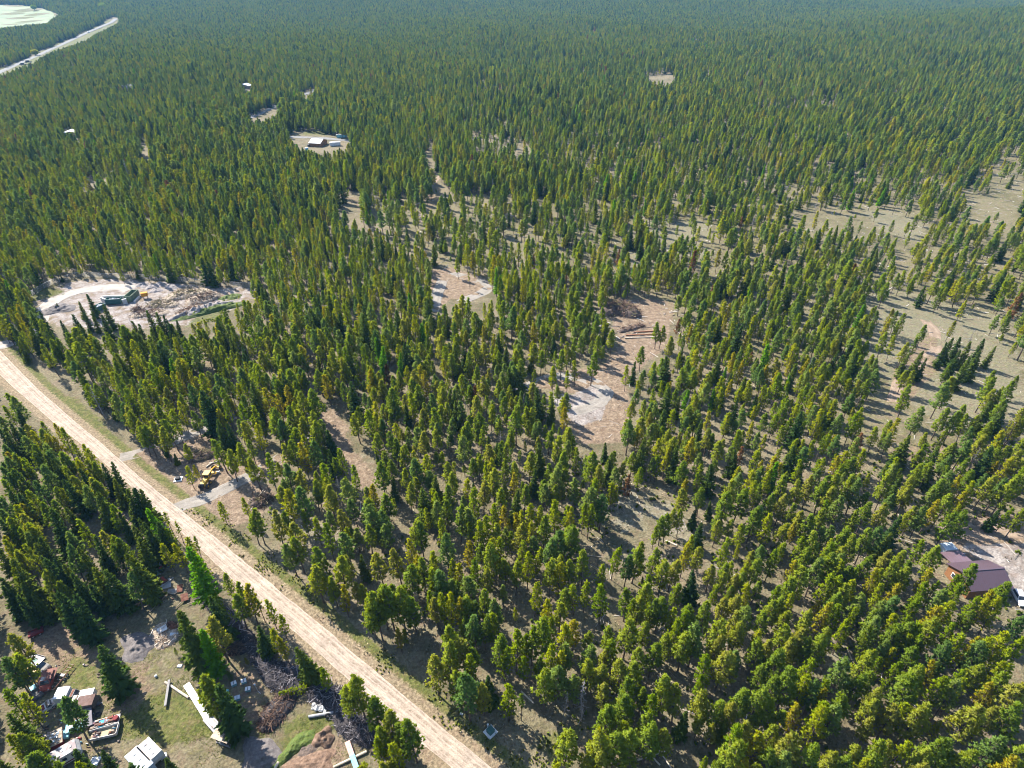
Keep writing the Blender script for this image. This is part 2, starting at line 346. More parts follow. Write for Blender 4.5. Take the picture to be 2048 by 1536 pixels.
greenc = ramp(nt, [(.35, (.040, .053, .012)), (.5, (.069, .079, .016)), (.65, (.116, .106, .042))]); L.new(n4.outputs[0], greenc.inputs[0])
palec = ramp(nt, [(.3, (.085, .079, .047)), (.48, (.148, .138, .095)), (.66, (.222, .206, .179))]); L.new(n4.outputs[0], palec.inputs[0])
c = mix(nt, math_n(nt, 'MULTIPLY', soft('pale', n2.outputs[0], 1.1), .55), base.outputs[0], palec.outputs[0])
c = mix(nt, soft('dirt', n2.outputs[0]), c, dirtc.outputs[0])
c = mix(nt, soft('gravel', n2.outputs[0], 1.0), c, gravc.outputs[0])
c = mix(nt, math_n(nt, 'MULTIPLY', soft('green', n4.outputs[0], .9), .9), c, greenc.outputs[0])
tanc = ramp(nt, [(.35, (.142, .106, .066)), (.65, (.222, .174, .116))]); L.new(n3.outputs[0], tanc.inputs[0])
c = mix(nt, math_n(nt, 'MULTIPLY', soft('verge', n3.outputs[0], .5), .8), c, tanc.outputs[0])
fine = ramp(nt, [(.3, (.22, .22, .22)), (.5, (.5, .5, .5)), (.72, (.9, .9, .9))]); L.new(n3.outputs[0], fine.inputs[0])
c = mix(nt, .75, c, fine.outputs[0], 'OVERLAY')
red = nz(nt, .5, 5, .7, vec=pos); rm = ramp(nt, [(.48, (0, 0, 0)), (.66, (1, 1, 1))]); L.new(red.outputs[0], rm.inputs[0]); c = mix(nt, math_n(nt, 'MULTIPLY', rm.outputs[0], .45), c, (.13, .082, .058))
hsum = math_n(nt, 'ADD', n3.outputs[0], math_n(nt, 'MULTIPLY', n4.outputs[0], 2.0))
finish(nt, c, .95, 0, .15, hsum, .9, .30)
ground = npmesh('ground', np.stack([gX, gY, gz], -1), F, m)
for nm, a in (('dirt', gdirt), ('gravel', ggravel), ('green', ggreen), ('pale', gpale), ('verge', near_road)):
    at = ground.data.attributes.new(nm, 'FLOAT', 'POINT'); at.data.foreach_set('value', a.astype(np.float32))
ground.data.polygons.foreach_set('use_smooth', np.ones(len(F), bool))
tag(ground, 'dry grassy forest floor with bare brown and green patches', 'ground', kind='structure')

# ------------------------------------------------------------------ roads, drives and tracks
def road_mat(name, lo, mid, hi, rut, ruts, rutw=.035):
    m, nt, N, L = newmat(name); uv = N.new('ShaderNodeUVMap'); sp = N.new('ShaderNodeSeparateXYZ'); L.new(uv.outputs[0], sp.inputs[0])
    pos = N.new('ShaderNodeNewGeometry').outputs['Position']
    mp = N.new('ShaderNodeMapping'); mp.inputs['Scale'].default_value = (19, .26, 1); L.new(uv.outputs[0], mp.inputs[0])
    st = nz(nt, 1.0, 4, .6, vec=mp.outputs[0]); g = nz(nt, 1.3, 6, .7, vec=pos); b = nz(nt, .12, 3, .5, vec=pos); wob = nz(nt, .25, 2, .5, vec=pos)
    r = ramp(nt, [(.3, lo), (.5, mid), (.68, hi)])
    L.new(math_n(nt, 'MULTIPLY_ADD', st.outputs[0], .6, math_n(nt, 'MULTIPLY_ADD', g.outputs[0], .3, math_n(nt, 'MULTIPLY', b.outputs[0], .1))), r.inputs[0])
    u = math_n(nt, 'MULTIPLY_ADD', math_n(nt, 'SUBTRACT', wob.outputs[0], .5), .10, sp.outputs[0]); tot = None
    for uc, w in ruts:
        d = math_n(nt, 'DIVIDE', math_n(nt, 'SUBTRACT', u, uc), rutw); e = math_n(nt, 'POWER', 2.718, math_n(nt, 'MULTIPLY', math_n(nt, 'MULTIPLY', d, d), -1))
        e = math_n(nt, 'MULTIPLY', e, w); tot = e if tot is None else math_n(nt, 'ADD', tot, e)
    broken = nz(nt, .9, 5, .75, vec=pos); bm = ramp(nt, [(.38, (0, 0, 0)), (.6, (1, 1, 1))]); L.new(broken.outputs[0], bm.inputs[0])
    tot = math_n(nt, 'MULTIPLY', tot, bm.outputs[0])
    c = mix(nt, tot, r.outputs[0], rut)
    fine = nz(nt, 3.5, 5, .8, vec=pos); c = mix(nt, .7, c, fine.outputs[0], 'OVERLAY'); blot = nz(nt, .35, 4, .6, vec=pos); c = mix(nt, .5, c, blot.outputs[0], 'OVERLAY')
    h = math_n(nt, 'SUBTRACT', math_n(nt, 'ADD', g.outputs[0], fine.outputs[0]), tot)
    finish(nt, c, .95, 0, .15, h, .7, .15); return m
def strip(name, left, right, mat, step=1.5, nu=15, jit=.35, berm=.10, lift=.02, label=None, kind='structure'):
    A, B = np.array(left, float), np.array(right, float)
    def resample(Q, n):
        d = np.r_[0, np.cumsum(np.hypot(*np.diff(Q, axis=0).T))]; t = np.linspace(0, d[-1], n)
        return np.stack([np.interp(t, d, Q[:, 0]), np.interp(t, d, Q[:, 1])], -1), d[-1]
    n = max(4, int(np.hypot(*np.diff(A, axis=0).T).sum()/step)); A, la = resample(A, n); B, lb = resample(B, n)
    us = np.linspace(0, 1, nu); V = []; U = []
    for i in range(n):
        w = B[i]-A[i]; W = np.hypot(*w)
        for k, u in enumerate(us):
            uu = u
            if k in (0, nu-1): uu += (vnoise(A[i, 0], A[i, 1], 2.2, k)-.5)*2*jit/W + (vnoise(A[i, 0], A[i, 1], 9, k)-.5)*2*jit/W
            p = A[i]+w*uu; z = lift + berm*(math.exp(-((u-.06)/.05)**2)+math.exp(-((u-.94)/.05)**2)) + .05*berm*math.sin(u*60)
            if k in (0, nu-1): z = -.12
            V.append((p[0], p[1], float(tz(p[0], p[1])) + z)); U.append((u, i/n*la))
    idx = np.arange(n*nu).reshape(n, nu); F = np.stack([idx[:-1, :-1], idx[:-1, 1:], idx[1:, 1:], idx[1:, :-1]], -1).reshape(-1, 4)[:, ::-1]
    o = npmesh(name, V, F, mat); uv = o.data.uv_layers.new(name='UVMap'); U = np.array(U, np.float32)
    li = np.empty(len(o.data.loops), np.int32); o.data.loops.foreach_get('vertex_index', li); uv.data.foreach_set('uv', U[li].ravel())
    o.data.polygons.foreach_set('use_smooth', np.ones(len(F), bool))
    return tag(o, label, 'road', kind=kind)
def ribbon(name, px, w, mat, label, **kw):
    Q = PW(px); T = np.gradient(Q, axis=0); T /= np.hypot(*T.T)[:, None]; Nn = np.stack([-T[:, 1], T[:, 0]], -1)
    return strip(name, Q+Nn*w/2, Q-Nn*w/2, mat, label=label, **kw)
m_road = road_mat('gravel_road', (.213, .168, 0.128), (.296, .243, 0.195), (.355, .302, 0.253), (.155, .115, 0.084), [(.12, .7), (.2, .6), (.31, .8), (.38, .45), (.55, .6), (.66, .9), (.72, .6), (.86, .7)])
m_drive = road_mat('driveway', (.138, .124, .111), (.190, .172, .150), (.232, .211, .185), (.126, .111, .095), [(.3, .5), (.7, .5)], .08)
m_track = road_mat('dirt_track', (.126, .090, .061), (.179, .132, .095), (.211, .164, .122), (.243, .190, .138), [(.25, .8), (.75, .8)], .1)
m_hwy = road_mat('highway', (.120, .117, .115), (.141, .138, .135), (.156, .153, .150), (.180, .180, .174), [(.5, .3)], .02)
m_pit = road_mat('pit_road', (.20, .18, .16), (.26, .235, .21), (.30, .275, .25), (.3, .27, .24), [(.3, .5), (.7, .5)], .1)
strip('gravel_road', rl, rr, m_road, label='wide tan gravel road running diagonally across the lower left', jit=.3)
ribbon('driveway', [(352,1018),(378,1008),(402,1000),(440,984),(478,966),(510,948),(540,930),(575,908),(620,868),(660,828),(690,805)], 4.6, m_drive, 'pale gravel driveway leaving the gravel road beside the yellow grader', jit=.3, berm=.05)
ribbon('driveway', [(240,918),(275,910),(310,897),(345,884),(385,868),(425,852),(470,832)], 4.6, m_drive, 'short gravel driveway under pines beyond the yellow grader', jit=.3, berm=.05)
ribbon('driveway', [(1030,785),(1060,772),(1090,758),(1120,751),(1160,756),(1195,768),(1215,785),(1200,805),(1175,818),(1150,825)], 5.0, m_drive, 'gravel drive looping around a few pines in the middle clearing', jit=.3, berm=.05)
ribbon('driveway', [(866,625),(872,596),(882,570),(890,553),(910,549),(940,558),(970,566),(980,574),(968,584),(945,596),(920,606)], 5.5, m_drive, 'pale looped drive in the clearing above the middle', jit=.4, berm=.05)
ribbon('pit_road', [(-30,700),(10,690),(40,680),(75,650),(85,622),(110,600),(150,585),(200,576),(245,574),(262,580)], 7.5, m_pit, 'pale road curving into the gravel yard', jit=.6, berm=.08)
ribbon('dirt_track', [(1780,860),(1785,810),(1795,770),(1850,722),(1872,700),(1868,665),(1850,640)], 4.2, m_track, 'brown dirt track through the thin woods at right', jit=.4, berm=.04)
ribbon('dirt_track', [(2100,1052),(2020,1058),(1960,1062),(1915,1062),(1880,1050)], 7, m_track, 'dirt track reaching the brown roofed house', jit=.6, berm=.04)
ribbon('dirt_track', [(838,448),(846,425),(852,395),(860,372),(872,360),(885,350)], 4.5, m_track, 'two rut track between trees above the middle', jit=.4, berm=.04)
ribbon('far_road', [(440,262),(480,246),(510,232),(545,216),(580,200),(620,185),(650,172)], 6, m_hwy, 'pale road in the far woods left of the middle', jit=.5, lift=.3)
ribbon('highway', [(-120,210),(-40,165),(0,145),(50,122),(100,100),(135,84),(165,70),(195,57),(222,46),(232,38)], 10, m_hwy, 'pale two lane highway in the far upper left', jit=.3, lift=.5, step=6)
ribbon('dirt_track', [(250,1010),(275,1040),(300,1075),(290,1100)], 4, m_track, 'short brown track among the firs left of the gravel road', jit=.6, berm=.03)
ribbon('dirt_track', [(570,274),(610,276),(650,277),(690,281),(730,284)], 6, m_hwy, 'pale track past the small far cabin', jit=.6, berm=.03, lift=.15)

o_ = strip('meadow', PW([(-60, 6), (30, 8), (70, 13), (105, 22)]), PW([(-60, 66), (30, 62), (85, 52), (112, 38)]), M['meadow'], step=12, jit=6, berm=0, lift=.6, label='pale green meadow in the far upper left corner')
o_['category'] = 'meadow'
# ------------------------------------------------------------------ tree kinds (unit height; scaled to each tree)
def tuft(cs, outs, size, k, w=.22, up=.35, flat=0.0):
    """k pointed needle blades bursting from every centre"""
    n = len(cs); c = np.repeat(cs, k, 0); o = np.repeat(outs, k, 0)
    d = RNG.normal(size=(n*k, 3)); d[:, 2] *= (1-flat); d /= np.linalg.norm(d, axis=1)[:, None]
    d = d + o*.75 + np.array([0, 0, up]); d /= np.linalg.norm(d, axis=1)[:, None]
    q = RNG.normal(size=(n*k, 3)); q = np.cross(d, q); q /= np.linalg.norm(q, axis=1)[:, None]+1e-9
    s = (size*RNG.uniform(.6, 1.25, n*k))[:, None]
    a = c + q*s*w - d*s*.25; b = c - q*s*w - d*s*.25; t = c + d*s + q*s*RNG.uniform(-.3, .3, (n*k, 1))
    e = c + d*s*.45 + q*s*w*1.25
    v = np.stack([a, b, t, e], 1).reshape(-1, 3); f = np.arange(len(v)).reshape(-1, 4)
    return v, f
def crown_normals(v, f, wob=.85, up=.6):
    """leaf normals lean outward and up, so that a crown takes the sun as a volume of clumps"""
    c = v[f].mean(1); r = np.hypot(c[:, 0], c[:, 1]); o = np.stack([c[:, 0], c[:, 1], 0*r], 1)/(r[:, None]+.02)
    cl = np.stack([vnoise(c[:, 0]*1e3, c[:, 1]*1e3+c[:, 2]*2e3, 45, q) for q in (1, 2, 3)], 1)-.5
    n = o + np.array([0, 0, up]) + RNG.normal(0, wob*.6, c.shape) + cl*1.6*wob
    n /= np.linalg.norm(n, axis=1)[:, None]
    g = np.cross(v[f[:, 1]]-v[f[:, 0]], v[f[:, 2]]-v[f[:, 0]]); flip = (g*n).sum(1) < 0
    f = f.copy(); f[flip] = f[flip][:, ::-1]
    return f, n
def set_normals(me, first, n):
    allN = np.zeros((len(me.loops), 3), np.float32); li = sum(p.loop_total for p in me.polygons[:first]) if first else 0
    allN[li:] = np.repeat(n, 4, 0); me.normals_split_custom_set(allN.tolist())
def make_kind(kind, seed):
    g = np.random.default_rng(seed*97+ord(kind[0])); mb = MB()
    lean = g.normal(0, .012, 2)
    spine = lambda h: Vector((lean[0]*1.6*math.sin(h*3), lean[1]*math.sin(h*2.3+1)-lean[1]*.84, h))
    r0 = {'p': .0125, 'y': .0095, 'f': .013, 'l': .011, 's': .010, 't': .009}[kind]
    hs = [-.02, .0, .15, .35, .55, .75, .9, .985]
    mb.tube([spine(h) for h in hs], [r0*1.25, r0*1.15, r0, r0*.85, r0*.66, r0*.42, r0*.2, r0*.05], 6)
    C0, O0, cv, cf = [], [], [], []
    def put(c, o): C0.append(c); O0.append(o)
    if kind in 'pyt':
        base, Rm, nb, bs = {'p': (.28+.1*g.random(), .134+.03*g.random(), 68, .037), 'y': (.18+.08*g.random(), .112+.026*g.random(), 84, .034), 't': (.52, .08, 24, .04)}[kind]
        bumps = [(g.uniform(0, 6.28), g.uniform(.1, .9), g.uniform(.7, 1.3)) for _ in range(7)]
        for i in range(nb):
            t = (i+g.random())/nb; h = base + (1-base)*t*.97
            if kind == 'p': r = Rm*min(1, .55+t*2.2)*(1-t**1.35)**.85 + .010
            elif kind == 'y': r = Rm*min(1, .45+t*3)*(1-t)**.72 + .012
            else: r = Rm*min(1, .5+t)*(1-t*.75)
            az = i*2.4+g.normal(0, .5)
            for ba, bt, bsc in bumps:
                wgt = math.exp(-((t-bt)/.13)**2)*max(0, math.cos(az-ba)); r *= 1+(bsc-1)*wgt
            r *= g.uniform(.62, 1.08); p = spine(h); o = Vector((math.cos(az), math.sin(az), 0))
            rise = .42 if kind == 'y' else .25; tip = p + o*r + Vector((0, 0, r*rise*g.uniform(.3, 1.4)))
            mb.stick(p, tip-p, (tip-p).length*.9, .0035*(1-.5*t))
            for s in ((1.0, .72, .42) if kind != 't' else (1.0, .6)):
                if s < .5 and g.random() < .45: continue
                c = p + (tip-p)*s + Vector(g.normal(0, .012, 3)); put(c, (o + Vector((0, 0, .35))).normalized())
                if kind == 'p' and s > .6:
                    side = Vector((-o.y, o.x, 0))*g.choice([-1, 1])
                    if g.random() < .6: put(c + side*r*.34 + Vector((0, 0, g.normal(0, .01))), (o+side*.6).normalized())
        for h in (.95, .975, .995): put(spine(h), Vector((0, 0, 1)))
        if kind != 'p':
            for k in range(5):  # dead lower twigs
                h = g.uniform(.1, base); az = g.uniform(0, 6.28); mb.stick(spine(h), (math.cos(az), math.sin(az), -.1), .05, .002)
        v, f = tuft(np.array(C0), np.array(O0), bs, 9 if kind == 'p' else 8, .24, .35 if kind == 'p' else .7)
    elif kind in 'fl':
        base, Rm, nb = (.05, .150+.03*g.random(), 150) if kind == 'f' else (.12, .135, 110)
        V, Fc = [], []
        for i in range(nb):
            t = ((i+g.random())/nb)**1.15; h = base+(1-base)*t*.985
            r = (Rm*(1-t)**.86*min(1, .72+t*3)+.008)*g.uniform(.68, 1.1); az = i*2.4+g.normal(0, .4)
            p = np.array(spine(h)); o = np.array([math.cos(az), math.sin(az), 0]); sd_ = np.array([-o[1], o[0], 0])
            droop = -.32*(1-t)+.18*t+g.normal(0, .07)
            if kind == 'f' and g.random() < .12: r *= .5
            nseg = 4 if r > .06 else 3
            for k in range(nseg):
                s = (k+.9)/nseg; c = p+o*r*s+np.array([0, 0, r*droop*s+ .012*s*s]); w = r*(.30 if kind == 'f' else .2)*(1.15-s*.7); ln = r/nseg*1.7
                for sg in (-1, 1):
                    ob = (o*.75+sd_*sg*.75); tl = g.normal(0, .012); tip = c+ob*w*1.5+o*ln*.4+np.array([0, 0, -w*.35+tl])
                    a = c-o*ln*.5; b2 = c+o*ln*.5+np.array([0, 0, .006]); mid = (a+tip)/2+sd_*sg*w*.35
                    n0 = len(V); V += [a, b2, tip, mid]; Fc.append((n0, n0+1, n0+2, n0+3))
                if kind == 'l' or k == nseg-1 or g.random() < .5: put(Vector(c), Vector(o))
            if kind == 'l': mb.stick(p, o+np.array([0, 0, droop]), r*.8, .002)
        v, f = np.array(V), np.array(Fc)
        v2, f2 = tuft(np.array(C0), np.array(O0), .030 if kind == 'f' else .034, 5 if kind == 'f' else 6, .26, .15)
        f = np.vstack([f, f2+len(v)]); v = np.vstack([v, v2])
    else:  # bare snag
        for i in range(46):
            t = (i+g.random())/46; h = .22+.75*t; az = i*2.4; o = Vector((math.cos(az), math.sin(az), g.uniform(-.45, .25)))
            L = .13*(1-t*.75)*g.uniform(.4, 1.1); mb.stick(spine(h), o, L, .0028)
            q = spine(h)+o*L*.6
            for k in range(2): mb.stick(q, o+Vector(g.normal(0, .5, 3)), L*.45, .0018)
        v = f = None
    nn = None
    if v is not None: f, nn = crown_normals(v, f)
    return mb, v, f, nn
TREES = {}      # kind -> list of (trunk mesh, crown mesh, joined mesh)
proto_col = bpy.data.collections.new('tree kinds')
KINDS = [('p', 'p', 8), ('b', 'p', 6), ('y', 'y', 8), ('f', 'f', 6), ('d', 'y', 7), ('l', 'l', 2), ('r', 'y', 1), ('t', 't', 2), ('s', 's', 3)]
slot = {}
def joined(name, mb, v, f, mats, nn):
    V = np.array(mb.v, float); me = bpy.data.meshes.new(name)
    fs = list(mb.f); nt_ = len(fs)
    if v is not None: fs = fs + [tuple(int(i)+len(V) for i in q) for q in f]; V = np.vstack([V, v])
    me.from_pydata(V.tolist(), [], fs)
    for m_ in mats: me.materials.append(m_)
    me.polygons.foreach_set('material_index', np.r_[np.zeros(nt_, np.int32), np.ones(len(fs)-nt_, np.int32)]); me.update()
    if nn is not None: set_normals(me, nt_, nn)
    return me
cache = {}
for k, shp, n in KINDS:
    TREES[k] = []
    for i in range(n):
        if (shp, i) not in cache: cache[(shp, i)] = make_kind(shp, i+1)
        mb, v, f, nn = cache[(shp, i)]
        bark = M['bark_grey'] if k in 's' else M['bark']; cm = M['crown_'+{'t': 'd', 's': 'd'}.get(k, k)]
        tm = bpy.data.meshes.new('trunk'); tm.from_pydata(mb.v, [], mb.f); tm.materials.append(bark); tm.update()
        cmesh = None
        if v is not None:
            cmesh = bpy.data.meshes.new('crown'); cmesh.from_pydata(v.tolist(), [], f.tolist()); cmesh.materials.append(cm); cmesh.update(); set_normals(cmesh, 0, nn)
        jm = joined('tree', mb, v, f, [bark, cm], nn); po = bpy.data.objects.new('kind_%02d' % len(slot), jm)
        proto_col.objects.link(po); slot[(k, i)] = len(slot); TREES[k].append((tm, cmesh))

# ------------------------------------------------------------------ trees one can pick out in the photo: treetop (x, y) in a window of it, kind, height
DEFH = {'p': 11, 'b': 11, 'y': 10.5, 'f': 11, 'l': 12, 's': 9, 't': 8, 'd': 10}
TOPS = [
(0, 900, 3.1725, '45 40b12 75 30p 120 45y 150 60y 200 15p 300 5b 20 110b 250 95b13 60 140b 30 195y 110 195f 380 20p 400 100y 470 60y 420 180f13 440 130f 530 230b 560 60p 590 70p 640 90f 690 85f 640 150l9 560 170p 620 260f13 720 180f 700 170f 830 240f13 880 240f13 780 260f12 700 350y12 760 400f 950 370l13 1045 400t 1110 460t 1060 505y 1035 600y 1110 590y 1225 555t 1175 560y 1180 610l19 820 640f16 750 560p 690 560y 640 520p 500 430y12 575 550f13 440 510b 410 360f 350 240p 380 260y 170 250y 150 340y 230 200b 300 390f15 200 490y 110 500y 170 520b 90 370y 20 370b 10 540y 40 560y 220 590f 180 450y 60 690f16 290 680f14 250 780p12 330 690f 410 620b12 510 610f13 470 780f12 610 735f14 680 770f13 790 780b12 720 600p 160 600y 540 660f 850 480f 860 560f 930 520f 340 900f 890 430f 930 450f 990 470f 520 110f 490 150p 600 200p 330 60f 270 30f 90 120p 50 260f 100 280f 0 300b 210 440p 270 330p 330 330p 0 450f 60 430p 130 420p 0 620f 110 620p 0 800f 150 830f 210 900f 410 720f 380 830p 560 860f 590 800f 260 560f 60 490p 20 870f 120 910f'),
(0, 780, 5.12, '40 40y 110 70b13 60 160y 140 200f 20 260b12 90 330f 160 380f12 270 340p9 340 420y 430 320y8 540 340y8 480 450y 600 400y 560 470y 490 540b 330 560p 270 470b 640 620p 750 530y 830 560y 900 610y 20 560b 60 650y 150 660y 220 700y 0 760b 90 830b 700 700y 780 740y 860 780y 10 120f 0 400f 60 440f 420 400p'),
(0, 1100, 5.12, '1350 20f 430 60f 580 430f14 720 490f14 110 850p12 20 1120b 130 1100p 970 990f15 1850 640f18 2150 700p14'),
(0, 1236, 5.12, '180 800y11 590 840b13 650 890b12 60 1000f13 210 1170p11 100 1220y11 380 1390p11 230 1440b11 700 1400f11 830 1450y 1010 1400f8 1100 1440f7 1680 1450f8 1780 1470f7 0 1440f 20 750y 60 420p10 0 400b12'),
(300, 1236, 5.12, '500 120l15 570 590f12 650 680f16 520 650p14 1250 90y 1110 110f9 1330 190y9 1560 270f12 1640 280f11 1750 490y9 980 400d3 790 540d4 240 300d3'),
(500, 1236, 5.12, '1070 570p15 1260 810p13 1420 980p13 1560 1080p12 1640 1050p14 1290 1210y 1480 1240y12 1440 1450p8 1350 1440p9 1330 1100p11 1000 680p11'),
(300, 1000, 5.12, '620 1000f14 680 1020p 760 750y9 800 800y8 880 850y11 960 880y13 860 980p11 1080 970t9 1200 1040y9 1320 1180y8 480 560y12 700 -10y9 950 -30y8 1060 90p12 1020 160p 1130 130p 1260 130p13 1370 120p 1240 210b 1440 230p13 1400 410b12 1480 380p12 1690 480p12 1920 570p14 1680 680p12 1720 660p 1960 890y10 1850 800p10 2000 340b12 1560 90y 1800 260y12 1690 180y 1820 110b'),
(650, 1100, 3.1725, '240 25f9 335 5p12 455 0p12 520 80p13 565 40y 610 90y 680 5y 640 60y 685 120y12 740 120b13 800 60y 840 95y 940 70y12 910 170b12 1025 120p10 810 200b 660 260y 700 310p 760 245y13 790 290y13 860 310y12 910 305p 955 330b9 1015 260p13 1070 310b 1130 225b7 1210 370y5 880 440p9 950 415b12 1010 420p 1060 420y11 800 495p14 880 555p12 930 620p10 760 610p14 690 670p13 660 690p12 910 670y12 840 760p12 900 770b16 1000 840p11 1045 800f10 1110 540p13 1135 600y12 1215 525y13 1260 660y10 1160 850y12 215 210p9 175 200p8 100 235y 245 280p13 280 350p11 310 280p15 350 230p14 390 215p15 430 220p12 470 250p14 550 300p12 500 250p11 590 350p10 530 420d7 440 400d6 460 495y8 500 500y6 150 320f6 130 40p 30 160d9 0 180p'),
(900, 1236, 5.12, '735 810t8 850 80y13 770 170y 960 20p15 1060 0y 1190 20y13 1290 30y11 1440 130p9 1060 270y14 1130 330y12 1200 250b 980 520p13 1130 460b12 910 420p9 1300 580b11 1440 440p12 1420 290b11 1480 290p11 1580 300p9 1570 480p11 1700 200y12 1660 100p 1840 20p13 1990 50p10 1930 300p11 1760 440p12 1910 470p12 1840 630p13 1580 670p10 1830 850p10 1720 780p9 1630 930p13 1990 720p9 2020 970p13 1800 1070y11 1860 1140p14 1720 1170p13 1540 1150p15 1210 1210p13 1560 1370p12 1340 1380t7 1100 1490y8 1440 1370p10 2030 1130p 1395 640s12 1450 640s13 1180 760s8 1010 730s7 1340 880s7'),
(1250, 1236, 3.1725, '265 110p10 200 160p11 340 0y13 400 90p13 470 60b13 620 20p13 600 120p11 660 190p14 740 20p12 720 220b10 550 250y13 490 360y10 860 150p11 930 160p10 870 80y10 1030 50p 1070 130p12 1000 200p13 1130 90p12 1180 140p 1190 260y13 1080 310p14 950 350p11 880 300p10 1250 100p13 1160 370y12 1060 430p 870 450p14 920 510p12 760 450p12 510 490p11 600 510p11 680 550p10 270 380p13 190 460y12 360 430p12 490 610p8 390 590f9 650 650f8 560 690p7 130 610p11 170 680p13 260 700p10 30 710p14 40 390p13 20 520p13 10 660y11 780 650p13 750 700y14 860 740y13 930 680p11 1010 560p10 700 780p14 770 880y11 930 810p12 1080 740p14 1110 540y 1200 790p14 1060 860b12 1250 590y14 520 900y7 850 930p 620 900p9 1150 820b13 1240 400b12'),
(1648, 1236, 3.1725, '30 70p11 160 20y11 320 50d13 390 150b11 350 0b13 470 30p12 540 10p12 620 20y12 720 10p13 840 40y12 560 110y10 610 190p12 640 110y11 460 190y 290 200p13 130 280b13 230 330p12 320 320p11 380 240y9 490 280y11 620 310p13 590 360p14 710 270y 800 140b13 900 100y13 980 110y12 1120 90y13 1050 120y12 1040 180b13 1170 200y 1260 140y13 990 300p11 1140 270y12 1200 290y 1150 350p13 1080 430y11 880 320y11 800 350y13 860 400b13 900 390y12 740 290p8 370 450p12 340 510p11 160 490p12 100 540b13 30 550y13 20 400y11 30 470y 320 650p10 530 540y11 460 570p11 620 560p13 690 570p12 750 660y7 980 550p14 960 650y11 1090 570p 1150 550y12 1250 440p14 1260 560p13 1130 740b13 1040 760p10 740 760p14 820 770p12 640 840p12 510 760y12 400 780p12 430 800p 220 820p11 240 850y 70 860p11 150 870p11 320 870p11 950 830p13 900 800y13 1260 800p14 1200 900y13 240 530y5 650 920p11 270 920y'),
(1648, 950, 3.1725, '20 30p12 60 70p12 120 130b12 100 0p 200 10p12 230 30b12 270 100p9 300 160p11 420 10p12 500 0f 570 20p12 550 60p11 390 190p11 200 230p10 440 130b9 480 250f13 520 260y8 590 200p10 650 200b11 720 150y12 690 90b11 700 190y 820 250p12 910 240p12 870 0y 960 50y12 900 110y11 800 110p 760 20p 1070 0p12 1200 30p13 1150 20b11 1080 120y6 1120 205f8 1190 200y9 1265 215p10 870 190y8 1240 0p 30 150y11 10 220p9 60 320b10 160 340p11 200 400p12 120 440p11 300 340p12 360 330b12 430 350f11 60 430y11 20 480p 110 480b11 300 500p11 430 480p11 510 480p10 640 420y10 740 450p13 560 550p11 690 590y12 520 600p11 460 560p 380 600y10 340 610y11 220 590y10 170 570p10 120 560y11 40 630y12 100 640y12 180 660y11 60 520p 90 740p12 30 820y11 230 760b12 270 770b 400 700y11 480 690y11 460 770b12 390 800b11 320 860p11 210 840y11 650 700y12 590 760y11 540 800y9 730 680y9 970 570p13 890 690y11 850 720y10 780 720b11 810 800y13 740 850y12 980 770y11 1080 740y11 1170 690p13 1130 800y12 1040 800y 860 650y9 560 900y11 490 880y12 660 930y 1260 890b10 950 860p9'),
(1300, 950, 3.1725, '215 85p11 230 30y12 340 80p10 395 170f6 370 10y13 290 210f7 150 210p9 205 225y9 120 250p10 90 260p10 40 320y8 240 440y11 310 455p10 270 390y10 330 300f9 440 290p9 450 230p9 500 110p13 520 30p13 590 70p13 700 190b11 680 210p12 760 240y13 730 290p11 660 30y12 690 60p 760 130p 860 120p11 870 10p12 960 40p11 1040 10p11 1170 70y10 1190 150b11 1130 0p12 910 180p10 1030 240p12 960 230p11 920 290y9 850 300p10 590 320y10 500 390y12 510 280p8 570 440y6 650 480p8 540 550y9 490 560p9 740 440b11 800 470y11 690 530p11 840 420y9 970 390y11 930 540y10 1070 370p13 1090 330b10 1000 460p12 1210 440b13 1160 420y10 1260 340p12 1080 540b12 970 600p13 900 660p12 1060 620y9 1130 630y12 1200 630y13 1220 560y10 1180 740y11 1190 830y11 1250 680p12 1070 790y7 800 700y9 690 670p8 620 550y9 590 600p9 560 630p9 400 570p9 290 610f11 180 690p10 100 540p12 160 530p11 30 460p11 10 640y11 460 620p9 420 710y8 480 780p10 530 710p8 570 750p11 640 700y11 80 770p12 170 840y11 220 860y12 270 830p11 370 830p13 640 840b12 570 870p12 790 800p11 850 760p11 910 760y12 870 850p11 1010 870p12 950 900y 740 880p10 30 800p11'),
(1100, 1000, 3.4133, '20 250b13 60 200b13 150 180p13 240 340p12 150 400p11 80 380p11 350 430y10 450 300y12 540 380b11 620 280p9 590 300y8 250 560y10 180 560y11 100 590p10 370 570y13 360 600p 540 600p11 570 660y11 620 660p12 670 700y9 600 320p 680 330p10 700 350b 640 520d4 660 560p 70 430y 10 400p'),
(800, 1000, 5.12, '420 200y11 470 340b14 600 30p13 700 80b13 280 80y9 100 190p12 200 230p12 370 20b12 470 10p 720 220y10 800 200y13 870 190y12 1000 240p11 1080 280b9 690 410y11 830 450p9 920 440p14 960 390y12 1030 410y12 1140 320y9 1220 270p12 1260 430y11 1380 480y11 1370 380b10 1310 560y12 1190 640p11 1080 580p10 1640 300p13 1710 230p 1780 260p12 1640 570p12 1600 650p11 1780 600p12 1910 500p12 1480 180p12 1350 230y10 1330 30y12 1600 10y13 1780 80y12 1720 60y 1250 100y 1220 140y 950 40y12 1110 200y6 140 590y9 320 510y11 80 400y11 230 620p12 330 700y9 590 670y11 520 600y10 750 620y12 430 720b11 710 790b12 880 710p10 560 830p9 460 910y12 610 1000y12 700 1000p10 870 930p13 760 1030b10 80 640p14 1510 1000y13 1390 850y11 1820 830y12 1690 880p11 1650 1050p10 360 1010p11 120 1000p12 1890 20y 1950 60y 1420 90y 1060 90y'),
